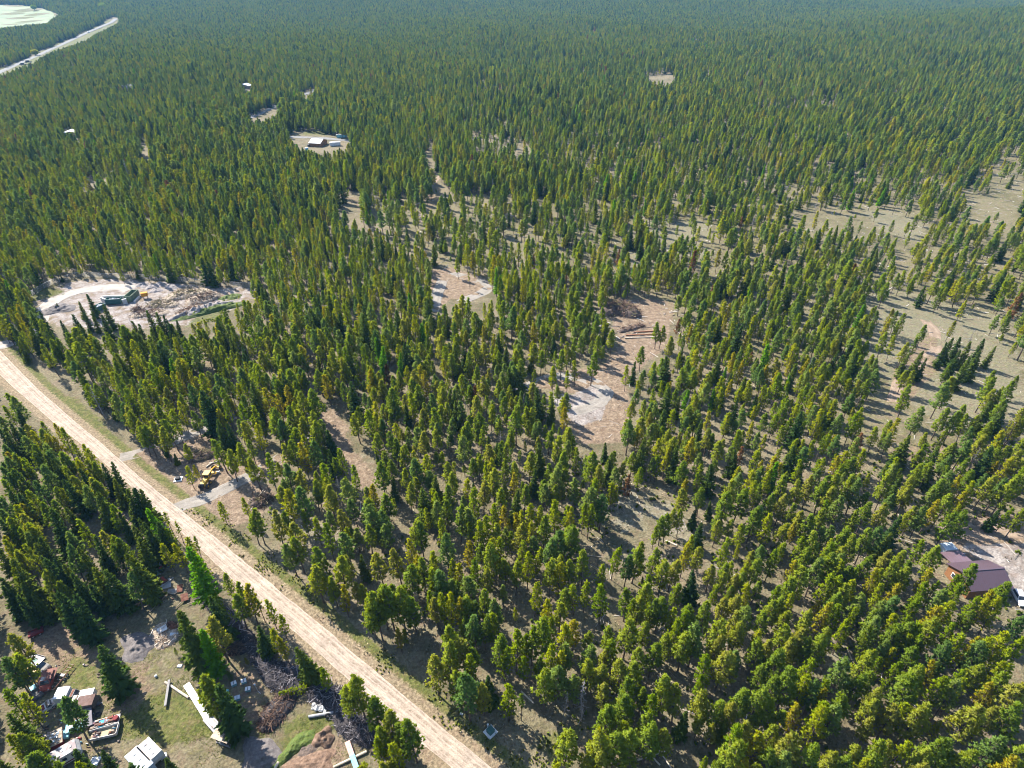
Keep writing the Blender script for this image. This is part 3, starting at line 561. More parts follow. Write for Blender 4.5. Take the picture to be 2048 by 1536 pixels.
(200, 760, 3.7926, '90 110b13 150 180b 200 200p 280 310p 380 310p12 290 350p11 330 340p 440 370p 500 290p12 330 150p 220 230p 500 130p 590 100p10 590 170y11 700 240p10 640 490p8 650 655y8 715 640y6 880 300f11 960 330f11 700 30b12 880 450p12 910 470p 990 570p7 960 520p 1060 480p 1100 600p7 1150 590p 1260 560y13 1350 620p7 1100 310p11 1130 460p9 1180 330y12 1300 230p14 1420 210p13 1500 90p14 1530 280p12 1600 230p 1520 480y13 1450 460p12 1390 480p 1630 460b12 1740 520f10 1240 690t8 1480 80p 540 240y 430 180p 400 70p 470 60p 480 480f5 560 560f4'),
(0, 500, 3.7926, '150 320f13 190 320f 30 240f 60 280f13 300 460f10 660 330f11 590 390f8 790 410f11 540 490f 640 480f8 690 470f9 770 490f11 20 500f 80 560f 220 590f11 350 610f12 320 710f9 130 690f9 460 530f9 480 610f10 560 580f10 620 560f 660 600f 900 560f 990 540f 1120 460f12 1180 470f12 1250 490f11 1330 530f 1310 640f10 500 760p13 540 780p 640 980f10 700 1000f10 840 1100b13 960 480s7 905 150d7 1010 110f7 430 400f3 280 520f 130 430f 100 480f 240 480f'),
(1400, 400, 3.1605, '1430 790p10 1610 760d9 1540 560d11 1360 1080p9 1310 1080p9 1340 1170p13 1560 1310p12 1640 1330p12 1860 1200p11 1940 1280f12 1580 1040d9 1700 990f13 1600 870f11 1660 870f11 1720 900f11 1800 880f11 1860 920f9 1860 1080p9 2010 1110d9 1990 1160p 1780 960f 1640 940f 1560 900f 1260 770y 1200 750y 1100 770p 1180 840p 1240 860y 1310 900p 1380 870d 1400 950f 1330 960f 1090 680d 1130 700d 1210 690d 1260 700d 1290 720d 1430 1000f9 1920 1200f 1750 800s8 1690 650s7'),
(850, 500, 3.7237, '955 870y10 1020 740p12 1065 900y9 1125 820y10 1255 760p13 1280 780p12 985 1000t6 1740 540p11 1770 560p10 1620 720p10 1510 860y10 1560 830f9 950 860p9 400 130p6 240 60p10 330 170t8 370 150t7 560 200y 600 150p'),
]
hand = []
for x0, y0, sc, txt in TOPS:
    for xs, ys, k, h in re.findall(r'(-?\d+) (-?\d+)([a-z])([\d.]*)', txt):
        x, y = x0+int(xs)/sc, y0+int(ys)/sc; H = float(h) if h else DEFH[k]+random.uniform(-1.2, 1.2)
        X, Y = P(x, y, H)
        if inpoly(X, Y, road_poly_w) or segdist(X, Y, road_poly_w) < .8: continue
        if any((X-q[0])**2+(Y-q[1])**2 < 1.25**2 for q in hand): continue
        hand.append((X, Y, H, k, x, y))
HX = np.array([q[:2] for q in hand])

# ------------------------------------------------------------------ the rest of the forest
def top_limit(x):   # hand-placed trees have their tops below this line of the photo
    return np.interp(x, [-400, 0, 60, 110, 260, 420, 440, 690, 700, 790, 800, 1099, 1100, 1290, 1300, 2048, 2500], [640, 640, 700, 730, 880, 960, 1000, 1000, 1090, 1090, 998, 998, 1015, 1015, 952, 948, 948])
cell = 3.6
cx, cy = np.meshgrid(np.arange(-2700, 2700, cell), np.arange(36, 2750, cell)); cx = cx.ravel(); cy = cy.ravel()
keep = np.abs(cx) < cy*.83*1.0+cy*.0+130; cx, cy = cx[keep], cy[keep]
cx = cx+RNG.uniform(-.5, .5, len(cx))*cell*.95; cy = cy+RNG.uniform(-.5, .5, len(cy))*cell*.95
cz = tz(cx, cy); bx, by = proj(cx, cy, cz)
keep = (bx > -330) & (bx < 2380) & (by > -60); cx, cy, cz, bx, by = (a[keep] for a in (cx, cy, cz, bx, by))
inframe = (bx > -20) & (bx < 2068) & (by < 1600)
ch = RNG.normal(10.1, 2.1, len(cx)).clip(5, 15.5)
small = RNG.random(len(cx)) < .10; ch = np.where(small, RNG.uniform(2.5, 5.5, len(cx)), ch)
ch = ch*(.84+.32*vnoise(cx, cy, 110, 71)); tx, ty = proj(cx, cy, cz+ch)
dens = np.full(len(cx), .97)
lowd = lambda poly, v: np.where(inpoly(bx, by, poly), v, dens)
dens = lowd([(1240, 420), (2100, 300), (2100, 900), (1700, 960), (1250, 560)], .50)
dens = lowd([(640, 380), (1240, 400), (1240, 560), (860, 540), (700, 480)], .44)
dens = lowd([(1700, 560), (2100, 560), (2100, 900), (1850, 880), (1740, 700)], .48)
dens = lowd([(1000, 60), (2100, 40), (2100, 300), (1240, 420), (900, 260)], .58)
dens = lowd([(1250, 560), (1700, 560), (1740, 800), (1600, 960), (1250, 900)], .86)
n1_ = vnoise(cx, cy, 38, 1); n2_ = vnoise(cx, cy, 13, 2)
sdir = np.array(P(2000, 960))-np.array(P(1290, 760)); sdir /= np.hypot(*sdir); al, ac = cx*sdir[0]+cy*sdir[1], cy*sdir[0]-cx*sdir[1]
streak = vnoise(al/7, ac, 9, 61); gap = .25*(streak-.5)*np.clip(2.2-2*dens, 0, 1.4)+.47*n1_+.30*n2_+.23*vnoise(cx, cy, 140, 12)
p_keep = dens*sstep(.17, .42, gap + (dens-.56)*.55)
ok = RNG.random(len(cx)) < p_keep
jw = 2+by.clip(0, 800)/70; jx = (vnoise(cx, cy, 30, 21)-.5)*2*jw*1.6; jy = (vnoise(cx, cy, 24, 22)-.5)*jw
sparse_ok = RNG.random(len(cx)) < .32
for pl in CLEARINGS:
    soft_ = any(pl is FAR_CLEAR[q] for q in (0, 2, 3, 4, 7, 13, 14, 18, 19))
    if soft_: keep_c = ok & sparse_ok & ((RNG.random(len(cx)) < .3) | (pl is not FAR_CLEAR[8]))
    for fr in (0, .3, .6, .88):
        ok &= ~inpoly(bx+(tx-bx)*fr+jx, by+(ty-by)*fr+jy, pl)
    if soft_: ok |= keep_c
lowleft = inframe & (ty > top_limit(bx)) & ~inpoly(bx, by, [(-20, 560), (130, 660), (60, 720), (-20, 690)])
ok &= ~lowleft
ok &= ~(segdist(cx, cy, road_poly_w) < 2.5) & ~inpoly(cx, cy, road_poly_w)
for pl in (YARD, YARD_H): ok &= ~inpoly(cx, cy, PW(pl))
far_near = np.where((cy < 300) & (np.abs(cx) < 260) & ok)[0]
for s0 in range(0, len(far_near), 4000):
    ix = far_near[s0:s0+4000]; d2 = ((cx[ix][:, None]-HX[None, :, 0])**2+(cy[ix][:, None]-HX[None, :, 1])**2).min(1); ok[ix[d2 < 2.6**2]] = False
cx, cy, cz, ch, bx, by = (a[ok] for a in (cx, cy, cz, ch, bx, by))
nT = len(cx); print('forest trees', nT, 'hand trees', len(hand))
patch = vnoise(cx, cy, 55, 8)*.45+vnoise(cx, cy, 17, 9)*.25+vnoise(cx, cy, 210, 7)*.3; u = RNG.random(nT)
leftside = inpoly(bx, by, [(-400, 1700), (-400, 560), (0, 560), (0, 690), (800, 1700)])
far_t = sstep(620, 250, by)
wy = np.clip(.40+(patch-.5)*1.5, .05, .8)*(1-.55*far_t); wf = .08+.12*far_t*(1.3-patch); wd = .08+.34*far_t; wb = np.full(nT, .20)
wp = np.maximum(.06, 1-wy-wf-wd-wb); W = np.stack([wp, wb, wy, wf, wd, np.full(nT, .010), np.full(nT, .005), np.full(nT, .008), np.full(nT, .02)], 1)
W[leftside] = [.15, .12, .2, .5, .1, .01, 0, .01, .02]
W /= W.sum(1)[:, None]; cw = np.cumsum(W, 1); kk = (u[:, None] > cw).sum(1).clip(0, 8)
kinds_o = ['p', 'b', 'y', 'f', 'd', 'l', 'r', 's', 't']
idx = np.zeros(nT, np.int32)
for i, k in enumerate(kinds_o):
    s = np.where(kk == i)[0]; idx[s] = [slot[(k, int(v))] for v in RNG.integers(0, len(TREES[k]), len(s))]
ch = np.where(kk == 3, ch*1.08, ch); wide = RNG.uniform(.9, 1.25, nT)*np.where(ch < 6, 1.25, 1)*(1+.22*far_t)

# which trees show largest: those are individuals
PIT_FIR = 'f'
allp = [(X, Y, 0.0, H, k, px, py, True) for X, Y, H, k, px, py in hand]
def size_of(X, Y, H): return H/(Y*cT+(CAM_H-H/2)*sT)
pines = sorted([q for q in allp if q[4] in 'pbydt'], key=lambda q: -size_of(q[0], q[1], q[3]))
others = [q for q in allp if q[4] in 'fls']
vis = lambda q: -10 < q[5] < 2058 and q[6] < 1536
pines_in = [q for q in pines if vis(q)]
indiv = pines_in[:300] + [q for q in others if vis(q)]
rest = pines_in[300:] + [q for q in allp if not vis(q)]

# labels that single a tree out: look, landmark, direction, order
LM = [('the green transformer box', 981, 1465), ('the brown roofed house', 1965, 1150), ('the white cargo trailer', 1900, 1093), ('the yellow road grader', 417, 950),
      ('the white car', 2040, 1195), ('the firewood shelter', 443, 1475), ('the two white campers', 290, 1508), ('the white box truck', 130, 1385), ('the red pickup', 92, 1360),
      ('the scrap wood heap', 330, 1272), ('the long white sheet', 393, 1400), ('the beehive boxes', 483, 1378), ('the root piles', 560, 1425), ('the dug soil pit', 640, 1500),
      ('the driveway junction', 365, 1018), ('the bare grey snags', 1165, 1420), ('the small central grassy gap', 1200, 1085), ('the stony patch', 1680, 1310),
      ('the lower right corner', 2048, 1536), ('the slash heap', 520, 1005), ('the round gravel pad', 1180, 820), ('the red scrap', 312, 1148),
      ('the green dumpsters', 228, 600), ('the peeling motorhome', 128, 1500), ('the left photo edge', 0, 1050), ('the white transformer box', 357, 960), ('the gravel mound', 278, 1290),
      ('the road bottom', 930, 1530), ('the right photo edge', 2048, 1330), ('the pale grass strip', 1100, 1500), ('the middle of the lower edge', 1400, 1536), ('the lone bright larch', 395, 1130),
      ('the wire fence', 330, 560), ('the brush heaps', 350, 615), ('the striped beam', 703, 1510), ('the fallen white log', 1330, 1085), ('the flatbed trailers', 208, 1450)]
DIRS = ['right of', 'upper right of', 'above', 'upper left of', 'left of', 'lower left of', 'below', 'lower right of']
ORD = ['nearest', 'second nearest', 'third nearest', 'fourth nearest', 'fifth nearest', 'sixth nearest', 'seventh nearest', 'eighth nearest', 'ninth nearest', 'tenth nearest', 'eleventh nearest', 'twelfth nearest']
LOOK = {'p': 'mid green pine', 'b': 'bluish green pine', 'y': 'yellow green pine', 'f': 'dark fir', 'l': 'bright green larch', 's': 'bare grey dead tree', 't': 'spindly thin pine', 'd': 'olive green pine'}
groups_ = {}
for n, q in enumerate(indiv):
    cxp, cyp = proj(q[0], q[1], q[3]*.6); ds = [(math.hypot(cxp-l[1], cyp-l[2]), i) for i, l in enumerate(LM)]; d, i = min(ds)
    a = int(round(math.atan2(-(cyp-LM[i][2]), cxp-LM[i][1])/(math.pi/4))) % 8
    hw = 'tall ' if q[3] >= 13 else ('small ' if q[3] < 8.5 else '')
    groups_.setdefault((hw+LOOK[q[4]], i, a), []).append((d, n))
LABEL = {}
for (lk, i, a), L_ in groups_.items():
    for j, (d, n) in enumerate(sorted(L_)):
        LABEL[n] = f'{lk} {DIRS[a]} {LM[i][0]}' + ('' if len(L_) == 1 else f', {ORD[min(j, 11)]} such')
CAT = {'f': ('fir_tree', 'fir tree', 'dark firs'), 'l': ('larch_tree', 'larch', 'bright larches'), 's': ('dead_tree', 'dead tree', 'bare dead trees')}
for n, (X, Y, Z, H, k, px, py, _) in enumerate(indiv):
    nm, cat, grp = CAT.get(k, ('pine_tree', 'pine tree', 'pines one can pick out near the road and along the lower edge'))
    t = thing(nm, LABEL[n], cat, (X, Y, float(tz(X, Y))-.05), random.uniform(0, 6.28), grp)
    w = random.uniform(.88, 1.14)*(1.2 if H < 6 else 1); t.scale = (H*w, H*w, H)
    t.rotation_euler = (random.gauss(0, .035), random.gauss(0, .035), t.rotation_euler[2])
    tm, cm = random.choice(TREES[k])
    o = bpy.data.objects.new('trunk', tm); C.objects.link(o); o.parent = t
    if cm: o = bpy.data.objects.new('crown', cm); C.objects.link(o); o.parent = t
# everything else: one forest object, trees instanced on its points
rx = np.array([(q[0], q[1], float(tz(q[0], q[1])), q[3]) for q in rest]).reshape(-1, 4)
ridx = np.array([slot[(q[4], random.randrange(len(TREES[q[4]])))] for q in rest], np.int32)
pts = np.vstack([np.stack([cx, cy, cz-.05], 1), rx[:, :3]]); H_ = np.r_[ch, rx[:, 3]]; Wd = np.r_[wide, np.ones(len(rx))]; idx = np.r_[idx, ridx]; nT = len(pts)
fm = bpy.data.meshes.new('forest'); fm.vertices.add(nT); fm.vertices.foreach_set('co', pts.astype(np.float32).ravel())
a = fm.attributes.new('kind_index', 'INT', 'POINT'); a.data.foreach_set('value', idx.astype(np.int32))
a = fm.attributes.new('tree_scale', 'FLOAT_VECTOR', 'POINT'); a.data.foreach_set('vector', np.stack([H_*Wd, H_*Wd, H_], 1).astype(np.float32).ravel())
rot = np.stack([RNG.normal(0, .035, nT), RNG.normal(0, .035, nT), RNG.uniform(0, 6.283, nT)], 1)
a = fm.attributes.new('tree_rot', 'FLOAT_VECTOR', 'POINT'); a.data.foreach_set('vector', rot.astype(np.float32).ravel())
fo = bpy.data.objects.new('forest', fm); C.objects.link(fo)
tag(fo, 'pine and fir forest covering the plain to the far ridge', 'forest', kind='stuff')
ng = bpy.data.node_groups.new('forest', 'GeometryNodeTree'); ng.interface.new_socket('Geometry', in_out='INPUT', socket_type='NodeSocketGeometry'); ng.interface.new_socket('Geometry', in_out='OUTPUT', socket_type='NodeSocketGeometry')
gn = ng.nodes; gi = gn.new('NodeGroupInput'); go = gn.new('NodeGroupOutput'); ip = gn.new('GeometryNodeInstanceOnPoints'); ci = gn.new('GeometryNodeCollectionInfo')
ci.inputs['Collection'].default_value = proto_col; ci.inputs['Separate Children'].default_value = True; ci.inputs['Reset Children'].default_value = True
def nattr(nm, ty):
    x = gn.new('GeometryNodeInputNamedAttribute'); x.data_type = ty; x.inputs['Name'].default_value = nm; return x.outputs[0]
gl = ng.links; gl.new(gi.outputs[0], ip.inputs['Points']); gl.new(ci.outputs[0], ip.inputs['Instance']); ip.inputs['Pick Instance'].default_value = True
gl.new(nattr('kind_index', 'INT'), ip.inputs['Instance Index']); gl.new(nattr('tree_rot', 'FLOAT_VECTOR'), ip.inputs['Rotation']); gl.new(nattr('tree_scale', 'FLOAT_VECTOR'), ip.inputs['Scale'])
gl.new(ip.outputs[0], go.inputs[0])
mod = fo.modifiers.new('trees', 'NODES'); mod.node_group = ng
# ------------------------------------------------------------------ vehicles, trailers and scrap in the yard at lower left
def wheels(t, xs, y, r, w, flat=False):
    for x in xs:
        for s in (-1, 1):
            wh = MB().wheel(x, s*y, r*(.8 if flat else 1), r, w).build('wheel', M['black'], t)
            MB().wheel(x, s*(y+w*.02), r*(.8 if flat else 1), r*.55, w*1.06, 10).build('rim', M['steel'], wh)
def pane(mb, a, b, c, d, n=.012):
    """thin glass sheet over four points"""
    a, b, c, d = map(Vector, (a, b, c, d)); q = (b-a).cross(d-a).normalized()*n
    return mb.add([a, b, c, d, a+q, b+q, c+q, d+q], [(3, 2, 1, 0), (4, 5, 6, 7), (0, 1, 5, 4), (1, 2, 6, 5), (2, 3, 7, 6), (3, 0, 4, 7)])
def cab(t, x0, x1, W, z0, z1, mat, rake=.45, roof=None, glass='glass'):
    """passenger cabin: sloped screens, side windows"""
    h = W/2-.06; i = .16; pr = [(x0, z0), (x1, z0), (x1-rake, z1), (x0+rake*.5, z1)]
    V = []
    for x, z in pr:
        k = i if z == z1 else 0
        V += [(x, -h+k, z), (x, h-k, z)]
    b = MB().add(V, [(0, 2, 4, 6), (7, 5, 3, 1), (0, 1, 3, 2), (2, 3, 5, 4), (4, 5, 7, 6), (6, 7, 1, 0)]).build('cab', mat, t)
    if roof: MB().box(x0+rake*.5+.05, x1-rake-.05, -h+i+.04, h-i-.04, z1, z1+.03).build('roof', roof, b)
    L = lambda p, q, f: tuple(p[k]+(q[k]-p[k])*f for k in range(3))
    def inset(a, b2, c, d, name):
        m = MB(); P4 = [Vector(a), Vector(b2), Vector(c), Vector(d)]; cc = sum(P4, Vector())/4; P4 = [p+(cc-p)*.14 for p in P4]
        pane(m, *P4).build(name, M[glass], t)
    inset(V[2], V[3], V[5], V[4], 'windscreen'); inset(V[1], V[0], V[6], V[7], 'rear_window')
    inset(V[0], V[2], V[4], V[6], 'side_window'); inset(V[3], V[1], V[7], V[5], 'side_window')
def car_lights(t, x, W, z, xr):
    for s in (-1, 1):
        MB().box(x-.02, x+.03, s*W*.36-.14, s*W*.36+.14, z-.08, z+.08).build('headlight', M['white_paint'], t)
        MB().box(xr-.03, xr+.02, s*W*.38-.1, s*W*.38+.1, z-.08, z+.1).build('tail_light', M['dark_red'], t)
def car_body(t, L, W, mat, z0=.34, hood=.92, deck=.95):
    p = [(-L/2, z0), (L/2-.05, z0), (L/2, z0+.2), (L/2-.05, hood-.12), (L/2-.35, hood), (L*.16, hood+.06), (-L*.5+.15, deck), (-L/2, deck-.15)]
    b = MB().prism(p, -W/2, W/2).build('body', mat, t)
    MB().box(L/2-.03, L/2+.08, -W/2+.1, W/2-.1, z0, z0+.18).build('bumper', M['dark_metal'], t)
    return b
def pickup(label, a, b, z, W, body, roof=None, name='pickup_truck', bed='dark_metal', grow=1.0):
    c, rz, L = axis(a, b, z); L *= grow; t = thing(name, label, 'pickup truck', c, rz)
    car_body(t, L, W, body, .4, 1.12, 1.15); cab(t, -L*.12, L*.26, W, 1.14, 1.82, body, .5, roof); wheels(t, (L*.31, -L*.3), W/2-.1, .37, .24); car_lights(t, L/2, W, .82, -L/2)
    m = MB(); x0, x1 = -L/2+.06, -L*.14
    m.box(x0, x1, -W/2+.02, -W/2+.12, 1.13, 1.34); m.box(x0, x1, W/2-.12, W/2-.02, 1.13, 1.34); m.box(x0, x0+.08, -W/2+.12, W/2-.12, 1.13, 1.34); m.build('bed_side', body, t)
    MB().box(x0+.08, x1, -W/2+.12, W/2-.12, 1.152, 1.17).build('bed_floor', M[bed], t)
    MB().box(L*.30, L*.42, -W*.28, W*.28, 1.10, 1.135, .05, .05).build('hood', body, t)
    return t, L
def van(label, a, b, z, W, Hh, mat, roof=None, name='van', cat='van'):
    c, rz, L = axis(a, b, z); t = thing(name, label, cat, c, rz)
    p = [(-L/2, .38), (L/2-.06, .38), (L/2, .55), (L/2-.08, Hh*.5), (L/2-.75, Hh*.56), (L/2-1.35, Hh), (-L/2+.12, Hh), (-L/2, Hh*.86)]
    MB().prism(p, -W/2, W/2).build('body', mat, t)
    g = MB(); pane(g, (L/2-.78, -W/2+.14, Hh*.6), (L/2-.78, W/2-.14, Hh*.6), (L/2-1.3, W/2-.2, Hh*.95), (L/2-1.3, -W/2+.2, Hh*.95)).build('windscreen', M['glass'], t)
    for s in (-1, 1):
        for x0, x1 in ((L/2-2.1, L/2-1.45), (-L*.02, L*.14), (-L*.38, -L*.1)):
            MB().box(x0, x1, s*(W/2+.004)-.01, s*(W/2+.004)+.01, Hh*.58, Hh*.88).build('side_window', M['glass'], t)
    MB().box(-L/2+.25, L/2-1.5, -W/2+.1, W/2-.1, Hh+.002, Hh+.03).build('roof', roof or mat, t)
    wheels(t, (L*.3, -L*.3), W/2-.08, .36, .22); car_lights(t, L/2, W, .7, -L/2); return t, L
def box_trailer(label, a, b, z, W, Hh, mat, roof, name='trailer', cat='trailer', hitch=True, door=True, nose=0.0, window=False, vents=0, z0=.55, axles=(0,), stripe=None, grow=1.0):
    c, rz, L = axis(a, b, z); L *= grow; t = thing(name, label, cat, c, rz)
    p = [(-L/2, z0), (L/2-nose, z0), (L/2, z0+(Hh-z0)*.35), (L/2, z0+(Hh-z0)*.6), (L/2-nose*.8, Hh), (-L/2, Hh)] if nose else [(-L/2, z0), (L/2, z0), (L/2, Hh), (-L/2, Hh)]
    MB().prism(p, -W/2, W/2).build('body', mat, t)
    r = MB().box(-L/2-.03, L/2-nose*.8+.03, -W/2-.03, W/2+.03, Hh+.002, Hh+.07, .03, .06).build('roof', roof, t)
    for k in range(vents):
        x = -L*.3+k*L*.27; MB().box(x-.22, x+.22, -.25+.12*(k % 2), .2+.12*(k % 2), Hh+.07, Hh+.17, .04, .04).build('vent', M['white_paint' if k % 2 else 'grey_paint'], r)
    if window:
        for s in (-1, 1):
            for x0, x1 in ((L*.18, L*.36), (-L*.12, L*.02), (-L*.42, -L*.27)):
                MB().box(x0, x1, s*(W/2+.005)-.012, s*(W/2+.005)+.012, z0+(Hh-z0)*.48, z0+(Hh-z0)*.80).build('window', M['glass'], t)
        MB().box(-L/2-.017, -L/2+.007, -W*.3, W*.3, z0+(Hh-z0)*.5, z0+(Hh-z0)*.82).build('window', M['glass'], t)
    if stripe:
        for s in (-1, 1): MB().box(-L/2+.03, L/2-nose-.03, s*(W/2+.004)-.008, s*(W/2+.004)+.008, z0+.2, z0+.5).build('stripe', M[stripe], t)
    if door:
        d = MB().box(-L*.24, -L*.24+.7, W/2-.004, W/2+.022, z0+.06, z0+(Hh-z0)*.88).build('door', mat, t); MB().box(-L*.24+.58, -L*.24+.64, W/2+.022, W/2+.06, z0+.8, z0+.95).build('handle', M['black'], d)
    wheels(t, [x*L for x in axles], W/2-.1, .34, .2)
    if hitch: MB().add([(L/2-nose*.4, -.5, .45), (L/2-nose*.4, .5, .45), (L/2+1.0, .06, .45), (L/2+1.0, -.06, .45), (L/2-nose*.4, -.5, .55), (L/2-nose*.4, .5, .55), (L/2+1.0, .06, .55), (L/2+1.0, -.06, .55)], [(3, 2, 1, 0), (4, 5, 6, 7), (0, 1, 5, 4), (1, 2, 6, 5), (2, 3, 7, 6), (3, 0, 4, 7)]).build('drawbar', M['dark_metal'], t)
    return t, L

# red pickup with rusty tin sheets on it
t, L_ = pickup('faded red pickup truck under rusty tin sheets, nose towards the white box truck', (86, 1379), (99, 1338), 1.3, 1.95, M['red_paint'], M['worn_white'])
c, rz, l = axis((84, 1357), (101, 1338), 2.0)
for k, (x, y, r, dz) in enumerate(((93, 1349, .06, 0), (99, 1345, -.04, .06), (87, 1354, .02, .1))):
    X, Y = P(x, y, 1.95); m = MB()
    for i in range(12): m.box(-1.15, 1.15, -1.0+i*.165, -1.0+i*.165+.10, 0, .05); m.box(-1.15, 1.15, -1.0+i*.165+.10, -1.0+i*.165+.165, .012, .03)
    o = m.build('tin_sheet', M['rust_sheet'], loc=(X, Y, 1.42+dz+.4*(k == 0))); o.rotation_euler = (.06-.03*k, .08*k, math.atan2(*(np.array(P(84, 1378, 1))-np.array(P(99, 1340, 1)))[::-1])+r)
    tag(o, ['rusty corrugated sheet lying on the red pickup, middle one', 'rusty corrugated sheet on the red pickup, farthest from its cab', 'rusty corrugated sheet on the red pickup, nearest the yellow van'][k], 'metal sheet', 'tin sheets on the red pickup')
van('yellow van with a dark windscreen beside the red pickup', (76, 1356), (52, 1336), 1.7, 1.95, 1.95, M['yellow_paint'])
t, L_ = pickup('white roofed dark pickup lying behind the yellow van', (90, 1335), (56, 1318), 1.7, 1.9, M['dark_metal'], M['white_paint'], bed='green_paint')
# dark stripped car
c, rz, l = axis((76, 1390), (66, 1371), .9); t = thing('wrecked_car', 'small dark stripped car wreck with a pale blue panel on its roof', 'car wreck', c, rz)
car_body(t, 3.4, 1.6, M['dark_metal'], .25, .8, .82); cab(t, -1.3, .3, 1.6, .8, 1.25, M['dark_metal'], .3); wheels(t, (1.0, -1.0), .72, .3, .18, True)
MB().box(-1.15, -.1, -.6, .6, 1.256, 1.30).build('roof_panel', M['teal_paint'], t)
# trailer frame
c, rz, l = axis((143, 1328), (102, 1379), .6); t = thing('stripped_trailer', 'long bare steel trailer frame like a ladder on the grass', 'trailer frame', c, rz); m = MB()
for s in (-1, 1): m.box(-l/2, l/2, s*.52-.05, s*.52+.05, .5, .62)
m.build('rail', M['rust'], t)
m = MB()
for k in range(9): m.box(-l/2+.02+k*(l-.1)/8, -l/2+.10+k*(l-.1)/8, -.465, .465, .52, .60)
m.build('crossbar', M['plank'], t); wheels(t, (-.3, .5), .75, .3, .18)
MB().box(.0, .5, -.45, .45, .605, .72).build('axle_box', M['worn_white'], t)
def beam(name, label, cat, a, b, w, h, mat, z=0.0, mats=None):
    c, rz, l = axis(a, b, z+h); o = MB().box(-l/2, l/2, -w/2, w/2, z, z+h).build(name, mat, loc=c); o.rotation_euler[2] = rz; return tag(o, label, cat), l
def log(name, label, cat, a, b, r, mat, z=None, group=None, r2=None):
    c, rz, l = axis(a, b, r); m = MB().tube([(-l/2, 0, 0), (-l/4, .03*l*.1, .01), (l/4, -.02*l*.1, 0), (l/2, 0, 0)], [r2 or r, (r2 or r), r, r*.95], 9)
    o = m.build(name, mat, loc=(c[0], c[1], (z or 0)+max(r, r2 or r)*.95)); o.rotation_euler[2] = rz; return tag(o, label, cat, group)
# white gutter-like panel
c, rz, l = axis((56, 1308), (87, 1317), .5); m = MB(); m.box(-l/2, l/2, -.42, .42, .25, .31); m.box(-l/2, l/2, -.45, -.41, .25, .6); m.box(-l/2, l/2, .41, .45, .25, .6)
o = m.build('steel_channel', M['worn_white'], loc=c); o.rotation_euler[2] = rz; tag(o, 'long white steel channel behind the dark pickup', 'steel channel')
# white box truck
c, rz, l = axis((163, 1383), (112, 1389), 2.2); t = thing('box_truck', 'old white box truck with rusty cab and stripped engine bay', 'truck', c, rz); L_ = l
b = MB().box(-L_/2, L_*-.02, -1.15, 1.15, .75, 2.55).build('cargo_box', M['white_paint'], t); MB().box(-L_/2-.02, -.02*L_+.02, -1.17, 1.17, 2.552, 2.6).build('roof', M['white_paint'], b)
cab(t, .02*L_, .27*L_, 2.0, 1.2, 2.1, M['worn_white'], .4, M['rust']); MB().box(-L_/2+.1, L_/2, -.85, .85, .5, .74).build('chassis', M['dark_metal'], t)
MB().box(.27*L_, L_/2-.1, -.95, -.7, .74, 1.25).build('fender', M['worn_white'], t); MB().box(.27*L_, L_/2-.1, .7, .95, .74, 1.25).build('fender', M['worn_white'], t)
MB().box(.29*L_, L_/2-.3, -.5, .5, .742, 1.12, .1, .1).build('engine', M['rust'], t); wheels(t, (.36*L_, -.3*L_), .95, .42, .25)
box_trailer('plain white box trailer beside the box truck', (187, 1386), (159, 1391), 1.7, 1.9, 1.9, M['white_paint'], M['white_paint'], hitch=False)
# tan van, brown trailer
van('old tan van with whitish roof behind the white box truck', (128, 1404), (154, 1401), 1.7, 1.95, 1.95, M['plank'], M['worn_white'])
box_trailer('brown roofed dark box trailer by the tan van', (188, 1399), (154, 1405), 2.0, 2.2, 2.1, M['dark_metal'], M['brown_roof'], z0=.5, axles=(-.1,))
# low white car
c, rz, l = axis((80, 1417), (108, 1400), 1.0); t = thing('old_car', 'low old white car with a rust red hood under the pines', 'car', c, rz)
car_body(t, l, 1.75, M['worn_white'], .3, .82, .84); cab(t, -l*.3, l*.14, 1.75, .83, 1.3, M['worn_white'], .45); wheels(t, (l*.3, -l*.3), .8, .31, .2); car_lights(t, l/2, 1.75, .6, -l/2)
MB().box(l*.2, l*.42, -.6, .6, .83, .86, .03, .03).build('hood', M['dark_red'], t)
# grey long shed trailer, bent in the middle
c, rz, l = axis((174, 1411), (176, 1452), 1.3); t = thing('long_trailer', 'long narrow grey roofed trailer standing crosswise on the grass', 'trailer', c, rz)
m = MB().prism([(-l/2, 0.45), (l/2, .45), (l/2, 1.25), (0, 1.4), (-l/2, 1.2)], -.62, .62).build('body', M['dark_metal'], t); MB().prism([(-l/2-.05, 1.21), (0, 1.41), (l/2+.05, 1.26), (l/2+.05, 1.33), (0, 1.48), (-l/2-.05, 1.28)], -.72, .72).build('roof', M['dull_grey'], t)
wheels(t, (-.15*l, .15*l), .6, .32, .2)
def tyre(label, x, y, r=.42, lying=True, group=None):
    X, Y = P(x, y); m = MB(); V = []; F = []; n, k = 20, 8
    for i in range(n):
        a = 2*math.pi*i/n
        for j in range(k):
            b = 2*math.pi*j/k; rr = r*.76+r*.26*math.cos(b); V.append((rr*math.cos(a), rr*math.sin(a), r*.28*math.sin(b)))
    for i in range(n):
        for j in range(k): F.append((i*k+j, (i+1) % n*k+j, (i+1) % n*k+(j+1) % k, i*k+(j+1) % k))
    o = m.add(V, F).build('tyre', M['black'], smooth=True, loc=(X, Y, r*.28 if lying else r)); 
    if not lying: o.rotation_euler = (R(78), 0, R(20))
    return tag(o, label, 'tyre', group)
tyre('black tyre lying on the grass right of the long grey trailer', 198, 1431, .5)
